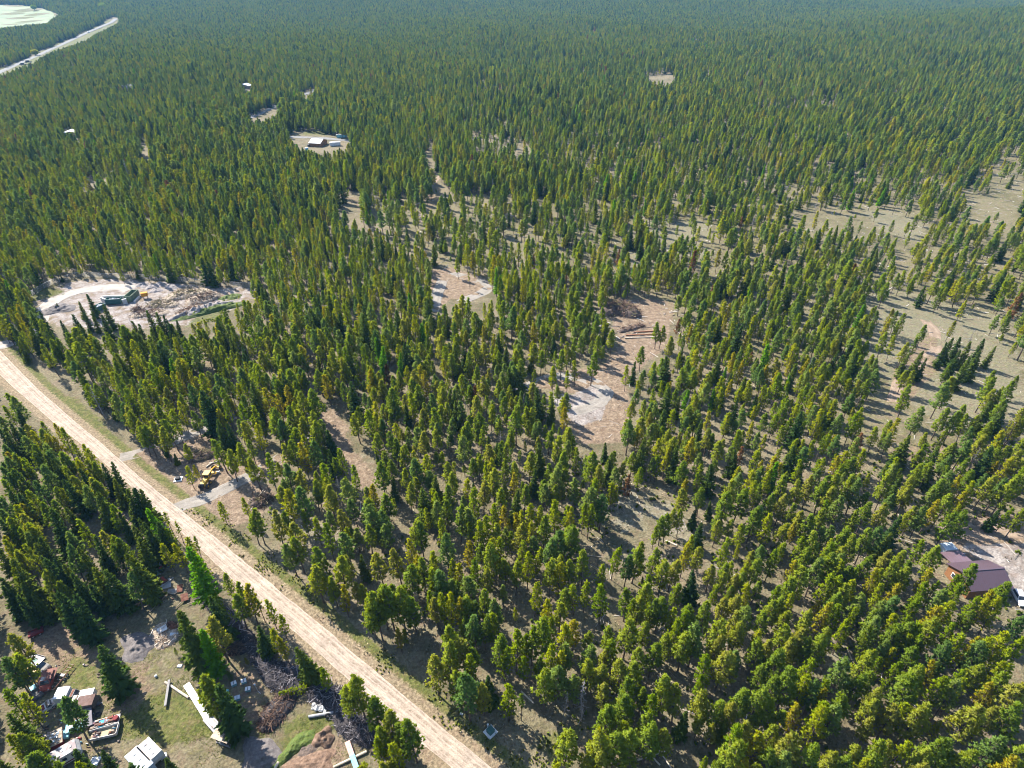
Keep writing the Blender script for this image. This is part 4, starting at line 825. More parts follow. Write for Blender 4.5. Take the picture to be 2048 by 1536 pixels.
# two loaded flatbeds
c, rz, l = axis((238, 1436), (181, 1452), 1.0); t = thing('flatbed_trailer', 'flatbed trailer loaded with rusty scrap and a blue panel', 'trailer', c, rz)
MB().box(-l/2, l/2, -1.0, 1.0, .6, .78).build('deck', M['worn_white'], t); wheels(t, (-.25*l, .2*l), .85, .36, .2); m = MB(); m.box(-l/2, l/2, -1.04, -1.0, .6, 1.2); m.build('side_board', M['white_paint'], t)
m = MB()
for k in range(46): x, y, w_, d_ = random.uniform(-l/2+.3, l/2-.5), random.uniform(-.85, .7), random.uniform(.15, 1.1), random.uniform(.08, .5); m.box(x-w_/2, x+w_/2, y-d_/2, y+d_/2, .785, .85+random.random()*.45, .03, .02)
m.build('scrap_load', M['scrap_mix'], t); MB().box(-l*.2, -l*.02, -.7, .5, .785, 1.1).build('panel', M['blue_paint'], t); MB().box(.0, l*.3, -.8, .8, .783, 1.0, .1, .05).build('scrap_sheet', M['plank'], t); MB().tube([(l*.4, 0, .79), (l*.4, 0, 1.5)], [.45, .45], 12).build('red_drum', M['dark_red'], t)
c, rz, l = axis((234, 1456), (181, 1468), 1.0); t = thing('boat_trailer', 'open white sided trailer with tan floor, nearest of the two flatbeds', 'trailer', c, rz)
MB().box(-l/2, l/2, -1.05, 1.05, .5, .6).build('deck', M['plank'], t); m = MB()
for s in (-1, 1): m.box(-l/2, l/2, s*1.08-.05, s*1.08+.05, .45, 1.1)
m.box(l/2, l/2+.1, -1.0, 1.0, .45, 1.1); m.build('side_board', M['worn_white'], t); m2 = MB()
for k in range(26): x, y, w_, d_ = random.choice((-1, 1))*random.uniform(l*.2, l/2-.5), random.uniform(-.85, .7), random.uniform(.15, .8), random.uniform(.08, .4); m2.box(x-w_/2, x+w_/2, y-d_/2, y+d_/2, .665, .72+random.random()*.4, .03, .02)
m2.build('scrap_load', M['scrap_mix'], t); wheels(t, (-.2*l, .1*l), .9, .34, .2)
MB().box(-l*.25, l*.25, -.75, .75, .605, .66).build('floor_mat', M['straw'], t)
# turquoise car and debris under the pine
c, rz, l = axis((167, 1442), (128, 1458), 1.1); t = thing('turquoise_car', 'old turquoise car half hidden under a pine', 'car', c, rz)
car_body(t, l, 1.75, M['teal_paint'], .3, .85, .88); cab(t, -l*.28, l*.14, 1.75, .87, 1.36, M['teal_paint'], .45, M['worn_white']); wheels(t, (l*.3, -l*.3), .8, .31, .2); car_lights(t, l/2, 1.75, .6, -l/2)
c, rz, l = axis((136, 1462), (104, 1474), 1.0); t = thing('turquoise_car', 'pale turquoise car wreck without wheels beside the collapsed shed', 'car wreck', c, rz)
car_body(t, l, 1.7, M['teal_paint'], .1, .65, .68); cab(t, -l*.25, l*.15, 1.7, .67, 1.1, M['worn_white'], .45)
# collapsed shed
c, rz, l = axis((90, 1484), (122, 1470), 1.6); t = thing('collapsed_shed', 'small collapsed brown shed with rubbish on its roof', 'shed', c, rz)
MB().box(-l/2, l/2, -1.3, 1.3, 0, 1.5, .08, .08).build('wall', M['dark_red'], t); rf = MB().box(-l/2-.2, l/2+.2, -1.55, 1.55, 1.502, 1.62).build('roof', M['plank'], t); rf.rotation_euler = (0, 0, .05)
m = MB()
for k in range(26): m.box(*(lambda x, y: (x, x+random.uniform(.1, .5), y, y+random.uniform(.1, .4)))(random.uniform(-l/2, l/2-.4), random.uniform(-1.4, 1.1)), 1.62, 1.66+random.random()*.16, .02, .02)
m.build('roof_rubbish', M['trash'], t)
# peeling motorhome
t, L_ = box_trailer('long white motorhome with peeling white and brown roof', (157, 1485), (96, 1521), 2.6, 2.3, 2.75, M['white_paint'], M['peeling_roof'], name='motorhome', cat='motorhome', hitch=False, window=True, vents=3, nose=.5, axles=(-.28, .3), stripe='dark_red')
# two campers
t, L_ = box_trailer('white camper with bluish roof, nearer the lower edge of the pair', (297, 1541), (262, 1503), 2.4, 2.25, 2.5, M['blue_white'], M['blue_white'], name='camper', cat='camper', window=True, vents=3, nose=.5, hitch=True, stripe='blue_paint')
t['group'] = 'pair of parked campers'
t, L_ = box_trailer('white camper with brown stained roof, right one of the pair', (314, 1514), (285, 1485), 2.4, 2.25, 2.5, M['white_paint'], M['worn_white'], name='camper', cat='camper', window=True, vents=3, nose=.4, hitch=False, stripe='dark_red')
t['group'] = 'pair of parked campers'
X, Y = P(330, 1517); t = thing('utility_box', 'small white box on the grass beside the campers', 'box', (X, Y, 0), .5); MB().box(-.5, .5, -.4, .4, .1, .7).build('body', M['white_paint'], t); MB().box(-.55, .55, -.45, .45, .702, .78, .04, .04).build('lid', M['white_paint'], t); wheels(t, (0,), .42, .18, .1)
X, Y = P(188, 1527); tag(MB().box(-.8, .8, -1.1, 1.1, 0, .05, .1, .25).build('white_tarp', M['white_paint'], loc=(X, Y, .02)), 'crumpled white sheet on the grass between young firs', 'tarp')
X, Y = P(19, 1395); t = thing('hoop_stand', 'white bent hoop frame under the pines at the left edge', 'frame', (X, Y, 0), .4); MB().tube([(math.cos(a)*.9, 0, .1+abs(math.sin(a))*1.2) for a in np.linspace(0, math.pi, 12)], .05).build('hoop', M['white_paint'], t); MB().tube([(math.cos(a)*.9, .7, .1+abs(math.sin(a))*1.1) for a in np.linspace(0, math.pi, 12)], .05).build('hoop', M['white_paint'], t)
mb = MB(); p = [(random.uniform(60, 240), random.uniform(1320, 1500)) for _ in range(70)]+[(random.uniform(285, 350), random.uniform(1130, 1210)) for _ in range(40)]+[(random.uniform(90, 160), random.uniform(1440, 1500)) for _ in range(60)]
for x, y in p:
    X, Y = P(x, y); w_, d_ = random.uniform(.1, .7), random.uniform(.05, .3); mb.box(X-w_/2, X+w_/2, Y-d_/2, Y+d_/2, -.02, random.uniform(.08, .4), .02, .02)
tag(mb.build('scrap_litter', M['scrap_mix']), 'small scrap and rubbish strewn between the yard vehicles', 'scrap litter', kind='stuff')
# timbers and sheets on the grass
beam('timber_beam', 'grey squared timber lying across a white log', 'timber', (338, 1359), (330, 1411), .42, .3, M['grey_plank'], .42)
log('log', 'pale peeled log under the grey timber', 'log', (330, 1364), (377, 1395), .23, M['log'])
c, rz, l = axis((372, 1367), (413, 1433), .7); m = MB(); m.box(-l/2, l/2, -.58, .58, .5, .56)
for k in range(7): m.box(-l/2, l/2, -.54+k*.17, -.50+k*.17, .56, .6)
t = thing('metal_roof_sheet', 'long white sheet of metal lying beside the dense fir', 'metal sheet', c, rz); m.build('sheet', M['white_paint'], t); m = MB()
for k in range(4): m.box(-l/2+.3+k*(l-1)/3, -l/2+.5+k*(l-1)/3, -.7, .7, 0, .5)
m.build('support_block', M['plank'], t)
c, rz, l = axis((413, 1433), (437, 1460), .8); t = thing('flat_trailer', 'grey flat trailer at the end of the long white sheet', 'trailer', c, rz); MB().box(-l/2, l/2, -.8, .8, .55, .75).build('deck', M['grey_paint'], t); wheels(t, (0,), .75, .33, .2); MB().box(-l*.3, l*.2, -.5, .5, .752, .95, .1, .1).build('load', M['worn_white'], t)
X, Y = P(314, 1356); tag(MB().tube([(0, 0, 0), (0, 0, .5), (0, 0, .62)], [.22, .25, .12], 12).build('gas_bottle', M['blue_white'], loc=(X, Y, 0)), 'small white gas bottle on the grass left of the timbers', 'gas bottle')
X, Y = P(361, 1335); tag(MB().box(-.5, .5, -.35, .35, .0, .25, .1, .05).build('white_bag', M['white_paint'], loc=(X, Y, .0)), 'white bag lying near the scrap wood heap', 'bag')
# firewood shelter
A_, B_, D_ = P(421, 1472, 2.5), P(452, 1484, 2.5), P(435, 1459, 2.5)
rz = math.atan2(B_[1]-A_[1], B_[0]-A_[0]); w = math.dist(A_, B_); dd = math.dist(A_, D_)*1.0
C_ = P(443.5, 1471, 2.5); t = thing('firewood_shelter', 'small open shelter with plank roof and a deck, firewood inside', 'shelter', (C_[0], C_[1], 0), rz)
MB().box(-w/2+.1, w/2-.1, -dd/2+.1, dd/2-.1, .15, .32).build('deck', M['grey_plank'], t)
for x in (-1, 1):
    for y in (-1, 1): MB().box(x*(w/2-.3)-.07, x*(w/2-.3)+.07, y*(dd/2-.3)-.07, y*(dd/2-.3)+.07, .322, 2.34).build('post', M['bark'], t)
rf = thing('x', 'x', 'x'); bpy.data.objects.remove(rf)
m = MB(); n = 9
for k in range(n): m.box(-w/2-.15+k*(w+.3)/n, -w/2-.17+(k+1)*(w+.3)/n, -dd/2-.2, dd/2+.2, 2.36+.12*k/n, 2.42+.12*k/n)
rf = m.build('roof', M['roof_plank'], t); m = MB()
for k in range(40): x, y = random.uniform(0, w/2), random.uniform(-.3, dd/2); m.stick((x, y, 2.55), (random.gauss(0, 1), random.gauss(0, 1), .1), random.uniform(.3, .8), .03)
m.build('roof_debris', M['red_sticks'], rf)
m = MB()
for k in range(60): m.stick((random.uniform(-w/2+.4, w/2-.9), random.uniform(-dd/2+.4, dd/2-.6), .36+random.random()*.5), (1, random.gauss(0, .3), 0), .45, .07)
m.build('firewood', M['sticks'], t)
m = MB(); m.box(-w/2+.35, w/2-.35, -dd/2+.28, -dd/2+.33, .9, 1.0); m.box(-w/2+.28, -w/2+.33, -dd/2+.35, dd/2-.35, .9, 1.0); m.build('railing', M['bark'], t)
# beehives
hv = None
for k, (x, y, lb) in enumerate(((469, 1370, 'white and blue beehive box, leftmost of the upper three'), (489, 1366, 'white and blue beehive box, uppermost of the group'), (497, 1381, 'white and blue beehive box nearest the standpipe'), (476, 1399, 'bluish beehive box lowest of the group, near the dense fir'))):
    X, Y = P(x, y); t = thing('beehive', lb, 'beehive', (X, Y, 0), random.uniform(.2, .6), 'beehives on the brown ground')
    MB().box(-.5, .5, -.42, .42, .0, .14).build('pallet', M['grey_plank'], t); MB().box(-.44, .44, -.36, .36, .142, .62).build('hive_body', M['teal_paint' if k < 3 else 'blue_paint'], t)
    l_ = MB().box(-.48, .48, -.40, .40, .622, .72).build('lid', M['white_paint' if k < 3 else 'blue_white'], t); MB().box(-.04, .04, -.36, .36, .722, .76).build('lid_strap', M['dark_metal'], l_)
X, Y = P(455, 1384); tag(MB().box(-.35, .35, -.25, .25, 0, .35, .05, .05).build('plastic_tub', M['teal_paint'], loc=(X, Y, 0)), 'small teal tub at the foot of the dense fir', 'tub')
X, Y = P(517, 1385); t = thing('standpipe', 'leaning grey standpipe right of the beehive boxes', 'standpipe', (X, Y, 0)); MB().tube([(0, 0, 0), (-.35, .3, 1.6)], .07).build('pipe', M['steel'], t); MB().box(-.5, -.25, .2, .45, 1.6, 1.95).build('head', M['blue_white'], t); MB().stick((0, 0, .05), (1, -.6, -.02), .8, .04).build('foot', M['steel'], t)
# pipe and tyre
c, rz, l = axis((617, 1433), (676, 1423), .4); m = MB().tube([(-l/2, 0, .3), (l/2, 0, .3)], .3, 12); o = m.build('culvert_pipe', M['grey_paint'], loc=c); o.rotation_euler[2] = rz; tag(o, 'long grey pipe lying below the grey root pile', 'pipe')
tyre('tyre leaning on the grey pipe', 656, 1435, .55, False)
# boulders
for k, (x, y, r) in enumerate(((629, 1411, .5), (634, 1417, .65), (641, 1415, .55), (645, 1421, .6), (650, 1424, .4), (626, 1418, .35), (584, 1402, .4), (923, 1428, .4), (565, 1352, .3))):
    X, Y = P(x, y); g = np.random.default_rng(k); m = MB(); V = []; F = []
    for i in range(5):
        for j in range(8):
            ph = math.pi*(i+.5)/5-math.pi/2; a = 2*math.pi*j/8; q = r*(1+g.normal(0, .13)); V.append((q*math.cos(ph)*math.cos(a), q*math.cos(ph)*math.sin(a), q*.7*math.sin(ph)))
    for i in range(4):
        for j in range(8): F.append((i*8+j, i*8+(j+1) % 8, (i+1)*8+(j+1) % 8, (i+1)*8+j))
    F += [tuple(range(7, -1, -1)), tuple(range(32, 40))]
    lb = {6: 'pale boulder on the dark root pile beside the felled green sapling', 7: 'lone whitish boulder beside the gravel road near the green transformer', 8: 'small pale stone at the upper end of the root piles'}
    tag(m.add(V, F).build('boulder', M['stone'], loc=(X, Y, r*.4)), lb.get(k, f'{["biggest", "", ""][0] if k == 1 else ""} pale boulder above the grey pipe, {["uppermost", "the largest", "right of the largest", "low in the middle", "nearest the pipe", "leftmost"][min(k, 5)]} of its heap'.strip()), 'boulder', 'boulders above the grey pipe' if k < 6 else None)
# striped beam and crossing log
a1, a2, a3 = (694, 1482), (704, 1510), (716, 1545)
c, rz, l = axis(a1, a3, .8); t = thing('painted_beam', 'long flat beam painted pink and teal lying on a white log', 'beam', c, rz); f = .44
MB().box(l/2-l*f, l/2, -.45, .45, .5, .72).build('pink_half', M['pink_paint'], t); MB().box(-l/2, l/2-l*f-.004, -.45, .45, .5, .72).build('teal_half', M['teal_paint'], t)
log('log', 'white log crossing under the pink and teal beam', 'log', (666, 1535), (733, 1503), .24, M['log'])
log('log', 'short white stump log at the lower edge left of the dug soil', 'log', (550, 1537), (557, 1524), .25, M['log'])

# ------------------------------------------------------------------ heaps
def pile(name, label, cat, path, w, h, n, mat, ln=(.5, 1.8), r=(.025, .075), mound='duff', group=None, leafy=None, steep=.35):
    Q = PW(path); c = Q.mean(0); Q = Q-c; seg = np.hypot(*np.diff(Q, axis=0).T) if len(Q) > 1 else np.array([1.0]); ws = w if isinstance(w, (list, tuple)) else [w]*len(Q)
    t = thing(name, label, cat, (c[0], c[1], 0), 0, group)
    def at(s):
        k = min(int(s*(len(Q)-1)), len(Q)-2) if len(Q) > 1 else 0
        if len(Q) == 1: return Q[0], ws[0]
        f = s*(len(Q)-1)-k; return Q[k]*(1-f)+Q[k+1]*f, ws[k]*(1-f)+ws[k+1]*f
    # core mound
    nn = 14; V = []; F = []; K = 10; rows = 1+max(2, int(seg.sum()/1.2)) if len(Q) > 1 else 2
    mb = MB(); xs = np.linspace(Q[:, 0].min()-max(ws), Q[:, 0].max()+max(ws), 26); ys = np.linspace(Q[:, 1].min()-max(ws), Q[:, 1].max()+max(ws), 26); XX, YY = np.meshgrid(xs, ys)
    best = np.full(XX.shape, 0.0)
    for s in np.linspace(0, 1, 24 if len(Q) > 1 else 1):
        p, ww = at(s); best = np.maximum(best, 1-((XX-p[0])**2+(YY-p[1])**2)/(ww*.95)**2)
    hh = h*.6*np.sqrt(np.clip(best, 0, 1))*(0.65+.7*vnoise(XX+c[0], YY+c[1], .8, 4)); Z = np.where(best > 0, hh, -.25)
    I = np.arange(26*26).reshape(26, 26); fc = np.stack([I[:-1, :-1], I[:-1, 1:], I[1:, 1:], I[1:, :-1]], -1).reshape(-1, 4); fc = fc[(best.ravel()[fc] > 0).any(1)]
    npmesh('core', np.stack([XX.ravel(), YY.ravel(), Z.ravel()], -1), fc, M[mound], t)
    for mt, cnt in ((mat, n),)+((((leafy, n//3),)) if leafy else ()):
        mb = MB()
        for i in range(cnt):
            p, ww = at(random.random()); a = random.uniform(0, 6.28); q = ww*math.sqrt(random.random()); x, y = p[0]+q*math.cos(a), p[1]+q*math.sin(a)
            z = h*max(.05, 1-(q/ww)**2)*random.uniform(.3, 1); d = (random.gauss(0, 1), random.gauss(0, 1), random.gauss(.05, steep)); L = random.uniform(*ln)
            mb.stick((x-d[0]*L*.3, y-d[1]*L*.3, z), d, L, random.uniform(*r))
        mb.build('sticks' if mt == mat else 'green_twigs', M[mt], t)
    return t
G1 = 'weathered root and branch piles left of the gravel road'
for lb, pth, w, h, n, mt in (('dark root pile strip beside the roadside trees, narrow upper end', [(404, 1188), (420, 1205), (455, 1235), (475, 1252), (497, 1280)], 1.4, 1.1, 650, 'dark_sticks'),
        ('dark root pile strip beside the roadside trees, middle stretch', [(502, 1290), (520, 1318), (540, 1340), (562, 1358)], [1.3, 1.6, 2.0, 2.4], 1.3, 750, 'dark_sticks'),
        ('wide grey root pile left of the dense roadside tree', [(556, 1350), (575, 1362), (590, 1372)], 2.9, 1.5, 800, 'dark_sticks'),
        ('brown root pile ending left in the grass, above the dug soil', [(575, 1390), (570, 1405), (550, 1425), (540, 1445), (532, 1455)], [2.0, 2.4, 2.5, 2.2, 1.2], 1.2, 900, 'red_sticks'),
        ('dark grey root pile above the grey pipe', [(635, 1388), (655, 1395), (678, 1402)], [2.0, 2.6, 2.2], 1.5, 850, 'dark_sticks'),
        ('grey root pile right of the grey pipe, under a tall pine', [(680, 1420), (695, 1445), (715, 1462), (735, 1470)], [1.8, 2.4, 2.4, 1.8], 1.3, 900, 'dark_sticks'),
        ('small pale root tip of the piles above the striped beam', [(722, 1478), (738, 1488)], 1.0, .7, 200, 'dark_sticks'),
        ('small dark branch heap above the beehive boxes', [(455, 1302), (485, 1300)], [1.4, 1.3], .8, 300, 'red_sticks')):
    pile('root_pile', lb, 'root pile', pth, w, h, n, mt, (.5, 2.0), (.03, .085), group=G1)
pile('scrap_wood_heap', 'heap of broken pale boards with a white panel on it', 'scrap heap', [(325, 1262), (335, 1278), (325, 1290)], [2.2, 2.4, 1.5], .9, 260, 'scrap_wood', (.5, 2.2), (.03, .09), 'plank', steep=.15)
X, Y = P(324, 1257, 1.2); o = MB().box(-.9, .9, -.65, .65, 0, .14).build('mattress', M['worn_white'], loc=(X, Y, .95)); o.rotation_euler = (.15, -.1, .6); tag(o, 'whitish flat panel lying on top of the scrap wood heap', 'panel')
X, Y = P(347, 1276); o = MB().box(-.7, .7, -.9, .9, 0, .06).build('metal_sheet', M['blue_white'], loc=(X, Y, .3)); o.rotation_euler = (.2, .3, .2); tag(o, 'pale blue sheet leaning on the right of the scrap wood heap', 'sheet')
pile('rusty_junk_heap', 'orange brown junk heap behind the scrap wood heap', 'scrap heap', [(340, 1252), (346, 1258)], 1.0, 1.0, 90, 'red_sticks', (.4, 1.2), (.04, .1), 'rust')
def mound(name, label, px, py, rx, ry, h, mat, rz=0, cat='mound', seed=0):
    rx *= .92
    X, Y = P(px, py); n, k = 26, 56; V = [(0, 0, h)]; F = []
    for i in range(1, n):
        for j in range(k):
            a = 2*math.pi*j/k; q = i/(n-1); e = 1+.16*math.sin(a*3+seed)+.1*math.sin(a*5+2*seed); x, y = rx*q*e*math.cos(a), ry*q*e*math.sin(a)
            z = h*(1-q*q)**1.2*(.6+.8*vnoise(x*3+X, y*3+Y, 2.2, seed))+.12*(vnoise(x*9+X, y*9+Y, 2.2, seed+3)-.5)*(q < .97)-(.15 if i == n-1 else 0); V.append((x, y, z))
    F = [(0, 1+j, 1+(j+1) % k) for j in range(k)]
    for i in range(n-2):
        for j in range(k): F.append((1+i*k+j, 1+(i+1)*k+j, 1+(i+1)*k+(j+1) % k, 1+i*k+(j+1) % k))
    o = MB().add(V, F).build(name, M[mat], smooth=True, loc=(X, Y, 0)); o.rotation_euler[2] = rz; return tag(o, label, cat)
mound('gravel_mound', 'low dark gravel mound left of the scrap wood heap', 276, 1294, 4.6, 3.2, .8, 'dark_gravel', -.7, seed=4.3)
mound('gravel_mound', 'low grey gravel mound at the lower edge left of the dug soil', 520, 1518, 3.6, 4.2, .8, 'dark_gravel', .5, seed=2)
mound('gravel_mound', 'smooth grey brown mound between the tall firs and root pile', 456, 1275, 1.9, 3.4, .6, 'dark_gravel', .4, seed=3)
mound('soil_mound', 'lumpy brown soil heap at the top of the dug pit', 648, 1478, 2.2, 1.9, 1.3, 'dirt', .2, seed=4)
mound('soil_mound', 'broad brown soil heap at the lower edge of the photo', 625, 1530, 5.0, 2.4, .55, 'dirt', .1, seed=5)
mound('soil_mound', 'grassy green bank left of the dug pit', 590, 1495, 1.6, 4.6, .7, 'bank_grass', -.75, seed=6)
mound('soil_mound', 'dark dug soil beside the grassy bank', 612, 1502, 1.9, 1.6, .35, 'bark', .1, seed=7)
pile('slash_heap', 'brown slash heap beside the yellow grader', 'slash heap', [(392, 918), (402, 912), (416, 913)], [2.2, 2.6, 1.8], 1.9, 420, 'green_sticks', (.8, 2.6), (.03, .09), 'bark', leafy='red_sticks')
pile('slash_heap', 'dark brown slash heap below the driveway', 'slash heap', [(512, 1008), (524, 1004), (532, 1000)], [2.0, 2.4, 1.8], 1.9, 420, 'red_sticks', (.8, 2.4), (.03, .09), 'bark', leafy='green_sticks')
pile('slash_heap', 'big rusty brown slash heap in the middle clearing', 'slash heap', [(1218, 624), (1240, 620), (1262, 630)], [4.2, 5.4, 3.8], 4.2, 900, 'red_sticks', (1.2, 4.0), (.05, .14), 'bark', leafy='green_sticks')
pile('slash_heap', 'low slash strip below the big heap in the middle clearing', 'slash heap', [(1242, 664), (1262, 658), (1284, 652)], [1.3, 1.6, 1.2], 1.1, 260, 'red_sticks', (1.0, 3.0), (.04, .1), 'bark')
for k, (a, b, m_, lb) in enumerate((((1252, 670), (1318, 668), 'red_log', 'orange brown log, middle of the three in the middle clearing'), ((1268, 664), (1322, 661), 'red_log', 'reddish log, highest of the three in the middle clearing'), ((1250, 676), (1312, 674), 'log', 'pale log, lowest of the three in the middle clearing'))):
    log('log', lb, 'log', a, b, .22, M[m_], group='felled logs in the middle clearing')
log('log', 'pale log lying along the edge of the upper loop clearing', 'log', (978, 556), (986, 566), .4, M['log'])
for a, b, lb in (((498, 1017), (528, 978), 'pale peeled log pointing at the slash heap, left one of two'), ((502, 1019), (531, 981), 'pale peeled log pointing at the slash heap, right one of two')):
    log('log', lb, 'log', a, b, .16, M['log'], group='peeled logs by the slash heap', r2=.1)
for a, b, r_, lb in (((418, 927), (440, 922), .22, 'pale log behind the yellow grader, nearer one'), ((412, 934), (425, 925), .2, 'pale log leaning at the front of the yellow grader'), ((1331, 1081), (1354, 1091), .22, 'white fallen log among the thin pines right of the grassy gap'), ((1042, 1382), (1067, 1406), .14, 'thin white fallen trunk below the pines near the pale grass strip'), ((1058, 1392), (1068, 1407), .12, 'short white stick beside the thin fallen trunk'), ((1275, 1520), (1330, 1502), .16, 'grey fallen trunk at the lower edge, middle of the photo'), ((1300, 1508), (1320, 1530), .14, 'broken grey trunk crossing at the lower edge'), ((1318, 1500), (1345, 1540), .13, 'thin pale trunk near the lower edge below the pines'), ((1692, 1294), (1704, 1320), .15, 'bleached trunk on the stony patch'), ((430, 1190), (375, 1210), .09, 'long thin pole across the rusty sheets, upper'), ((395, 1178), (348, 1220), .09, 'long thin pole across the rusty sheets, lower'), ((300, 1226), (345, 1180), .08, 'thin dark pole below the grey sheets')):
    log('fallen_trunk', lb, 'fallen trunk', a, b, r_, M['log' if r_ > .12 else 'plank'], z=.3 if r_ < .1 else 0)
# felled green sapling
A_, B_ = P(560, 1394, .5), P(630, 1377, .5); t = thing('felled_sapling', 'felled green young pine lying on the root piles', 'felled tree', (A_[0], A_[1], 1.3)); t.rotation_euler = (0, R(84), math.atan2(B_[1]-A_[1], B_[0]-A_[0])); l = math.dist(A_, B_); t.scale = (l*1.25, l*1.25, l)
t.location = (B_[0], B_[1], 1.2); t.rotation_euler[2] += math.pi
for nm, me_ in zip(('trunk', 'crown'), TREES['y'][0]): o = bpy.data.objects.new(nm, me_); C.objects.link(o); o.parent = t

# ------------------------------------------------------------------ red scrap among the firs
c, rz, l = axis((302, 1146), (318, 1132), 1.2); t = thing('red_tractor', 'dark red old tractor body under the firs', 'tractor', c, rz)
MB().box(-.2, 1.5, -.35, .35, .6, 1.25, .1, .05).build('hood', M['red_paint'], t); MB().box(-1.2, -.2, -.5, .5, .5, 1.0, .1, .1).build('rear_body', M['dark_red'], t); MB().box(-.9, -.35, -.3, .3, 1.0, 1.45, .1, .05).build('seat', M['black'], t)
for s in (-1, 1): MB().wheel(-.8, s*.75, .65, .65, .35).build('rear_wheel', M['black'], t); MB().wheel(1.2, s*.55, .38, .38, .2).build('front_wheel', M['black'], t); MB().box(-1.3, -.3, s*.75-.2, s*.75+.2, 1.32, 1.4, .15, .02).build('mudguard', M['red_paint'], t)
X, Y = P(320, 1132); t = thing('fridge', 'white fridge standing beside the dark red tractor', 'fridge', (X, Y, 0), .4); MB().box(-.4, .4, -.38, .38, .0, 1.5).build('body', M['worn_white'], t); MB().box(-.4, .4, -.43, -.384, .5, 1.5).build('door', M['white_paint'], t); MB().box(-.4, .4, -.43, -.384, .02, .48).build('door', M['white_paint'], t)
X, Y = P(311, 1153); t = thing('chest_freezer', 'pale blue chest freezer in front of the dark red tractor', 'freezer', (X, Y, 0), .3); MB().box(-.75, .75, -.4, .4, 0, .8).build('body', M['teal_paint'], t); MB().box(-.78, .78, -.43, .43, .802, .9, .03, .03).build('lid', M['blue_white'], t)
X, Y = P(318, 1145); tag(MB().tube([(0, 0, 0), (0, 0, .9)], [.35, .35], 12).build('drum', M['white_paint'], loc=(X, Y, 0)), 'small white drum between the fridge and red hay cutter', 'drum')
c, rz, l = axis((321, 1152), (331, 1162), .8); t = thing('red_cutter', 'red farm cutter below the white drum', 'farm machine', c, rz); MB().box(-.8, .8, -.35, .35, .35, .8, .15, .05).build('body', M['red_paint'], t); MB().box(-1.0, -.5, -.6, .6, .2, .55).build('reel', M['rust'], t); wheels(t, (.3,), .55, .3, .15)
c, rz, l = axis((276, 1199), (304, 1192), .7); t = thing('utility_trailer', 'black utility trailer with a white drum at its left end', 'trailer', c, rz); MB().box(-l/2, l/2, -.7, .7, .5, .62).build('deck', M['black'], t); m = MB(); m.box(-l/2, l/2, -.75, -.7, .5, 1.0); m.box(-l/2, l/2, .7, .75, .5, 1.0); m.build('side_rail', M['dark_metal'], t); MB().tube([(-l/2+.4, 0, .62), (-l/2+.4, 0, 1.3)], [.4, .36], 12).build('drum', M['worn_white'], t); wheels(t, (0,), .65, .3, .2)
for k, (x, y, sx, sy, rz, mt, lb) in enumerate(((330, 1172, 2.0, 2.2, .5, 'grey_paint', 'large dark grey metal sheet on the ground below the red scrap'), (346, 1184, 1.6, .9, .1, 'grey_plank', 'pale grey board panel right of the dark grey sheet'), (339, 1168, 2.2, .22, 1.2, 'grey_plank', 'long grey plank along the dark grey sheet'), (343, 1190, 1.7, .3, -.15, 'plank', 'short plank below the pale grey panel'), (362, 1182, .9, 1.5, .3, 'rust', 'orange rusty sheet leaning by the bright larch, upper'), (371, 1199, 1.1, 1.5, .5, 'rust', 'orange rusty sheet by the bright larch, lower'))):
    X, Y = P(x, y); o = MB().box(-sx/2*1.3, sx/2*1.3, -sy/2*1.2, sy/2*1.2, 0, .06).build('metal_sheet' if 'sheet' in lb else 'board', M[mt], loc=(X, Y, .2+.1*k)); o.rotation_euler = (.25 if mt == 'rust' else .04, .08, rz); tag(o, lb, 'sheet' if 'sheet' in lb else 'board')
c, rz, l = axis((62, 1268), (80, 1260), .8); t = thing('dark_cart', 'dark red farm cart in the shade left of the tall dark firs', 'cart', c, rz); MB().box(-1.3, 1.3, -.7, .7, .55, .7).build('deck', M['dark_red'], t); m = MB(); m.box(-1.3, 1.3, -.75, -.7, .55, 1.0); m.box(-1.3, 1.3, .7, .75, .55, 1.0); m.box(-1.35, -1.3, -.7, .7, .55, 1.0); m.build('side_board', M['dark_red'], t); wheels(t, (-.6, .6), .6, .4, .15)
X, Y = P(92, 1240); o = MB().box(-.12, .12, -.9, .9, .3, .42).build('white_rail', M['white_paint'], loc=(X, Y, 0)); o.rotation_euler = (0, 0, -.5); tag(o, 'white metal rail piece right of the dark red cart', 'metal piece')
X, Y = P(46, 974, 1.6); o = MB().tube([(-1.1, 0, 0), (1.1, 0, 0)], [.55, .55], 14).build('tank', M['grey_paint'], loc=(X, Y, .75)); o.rotation_euler[2] = .5; tag(o, 'grey cylindrical tank half hidden in the woods at the left', 'tank')

# ------------------------------------------------------------------ yellow grader and roadside boxes
c, rz, l = axis((407, 965), (427, 935), 1.6); l = 8.6; t = thing('road_grader', 'yellow road grader parked beside the driveway', 'grader', c, rz); yp = M['yellow_paint']
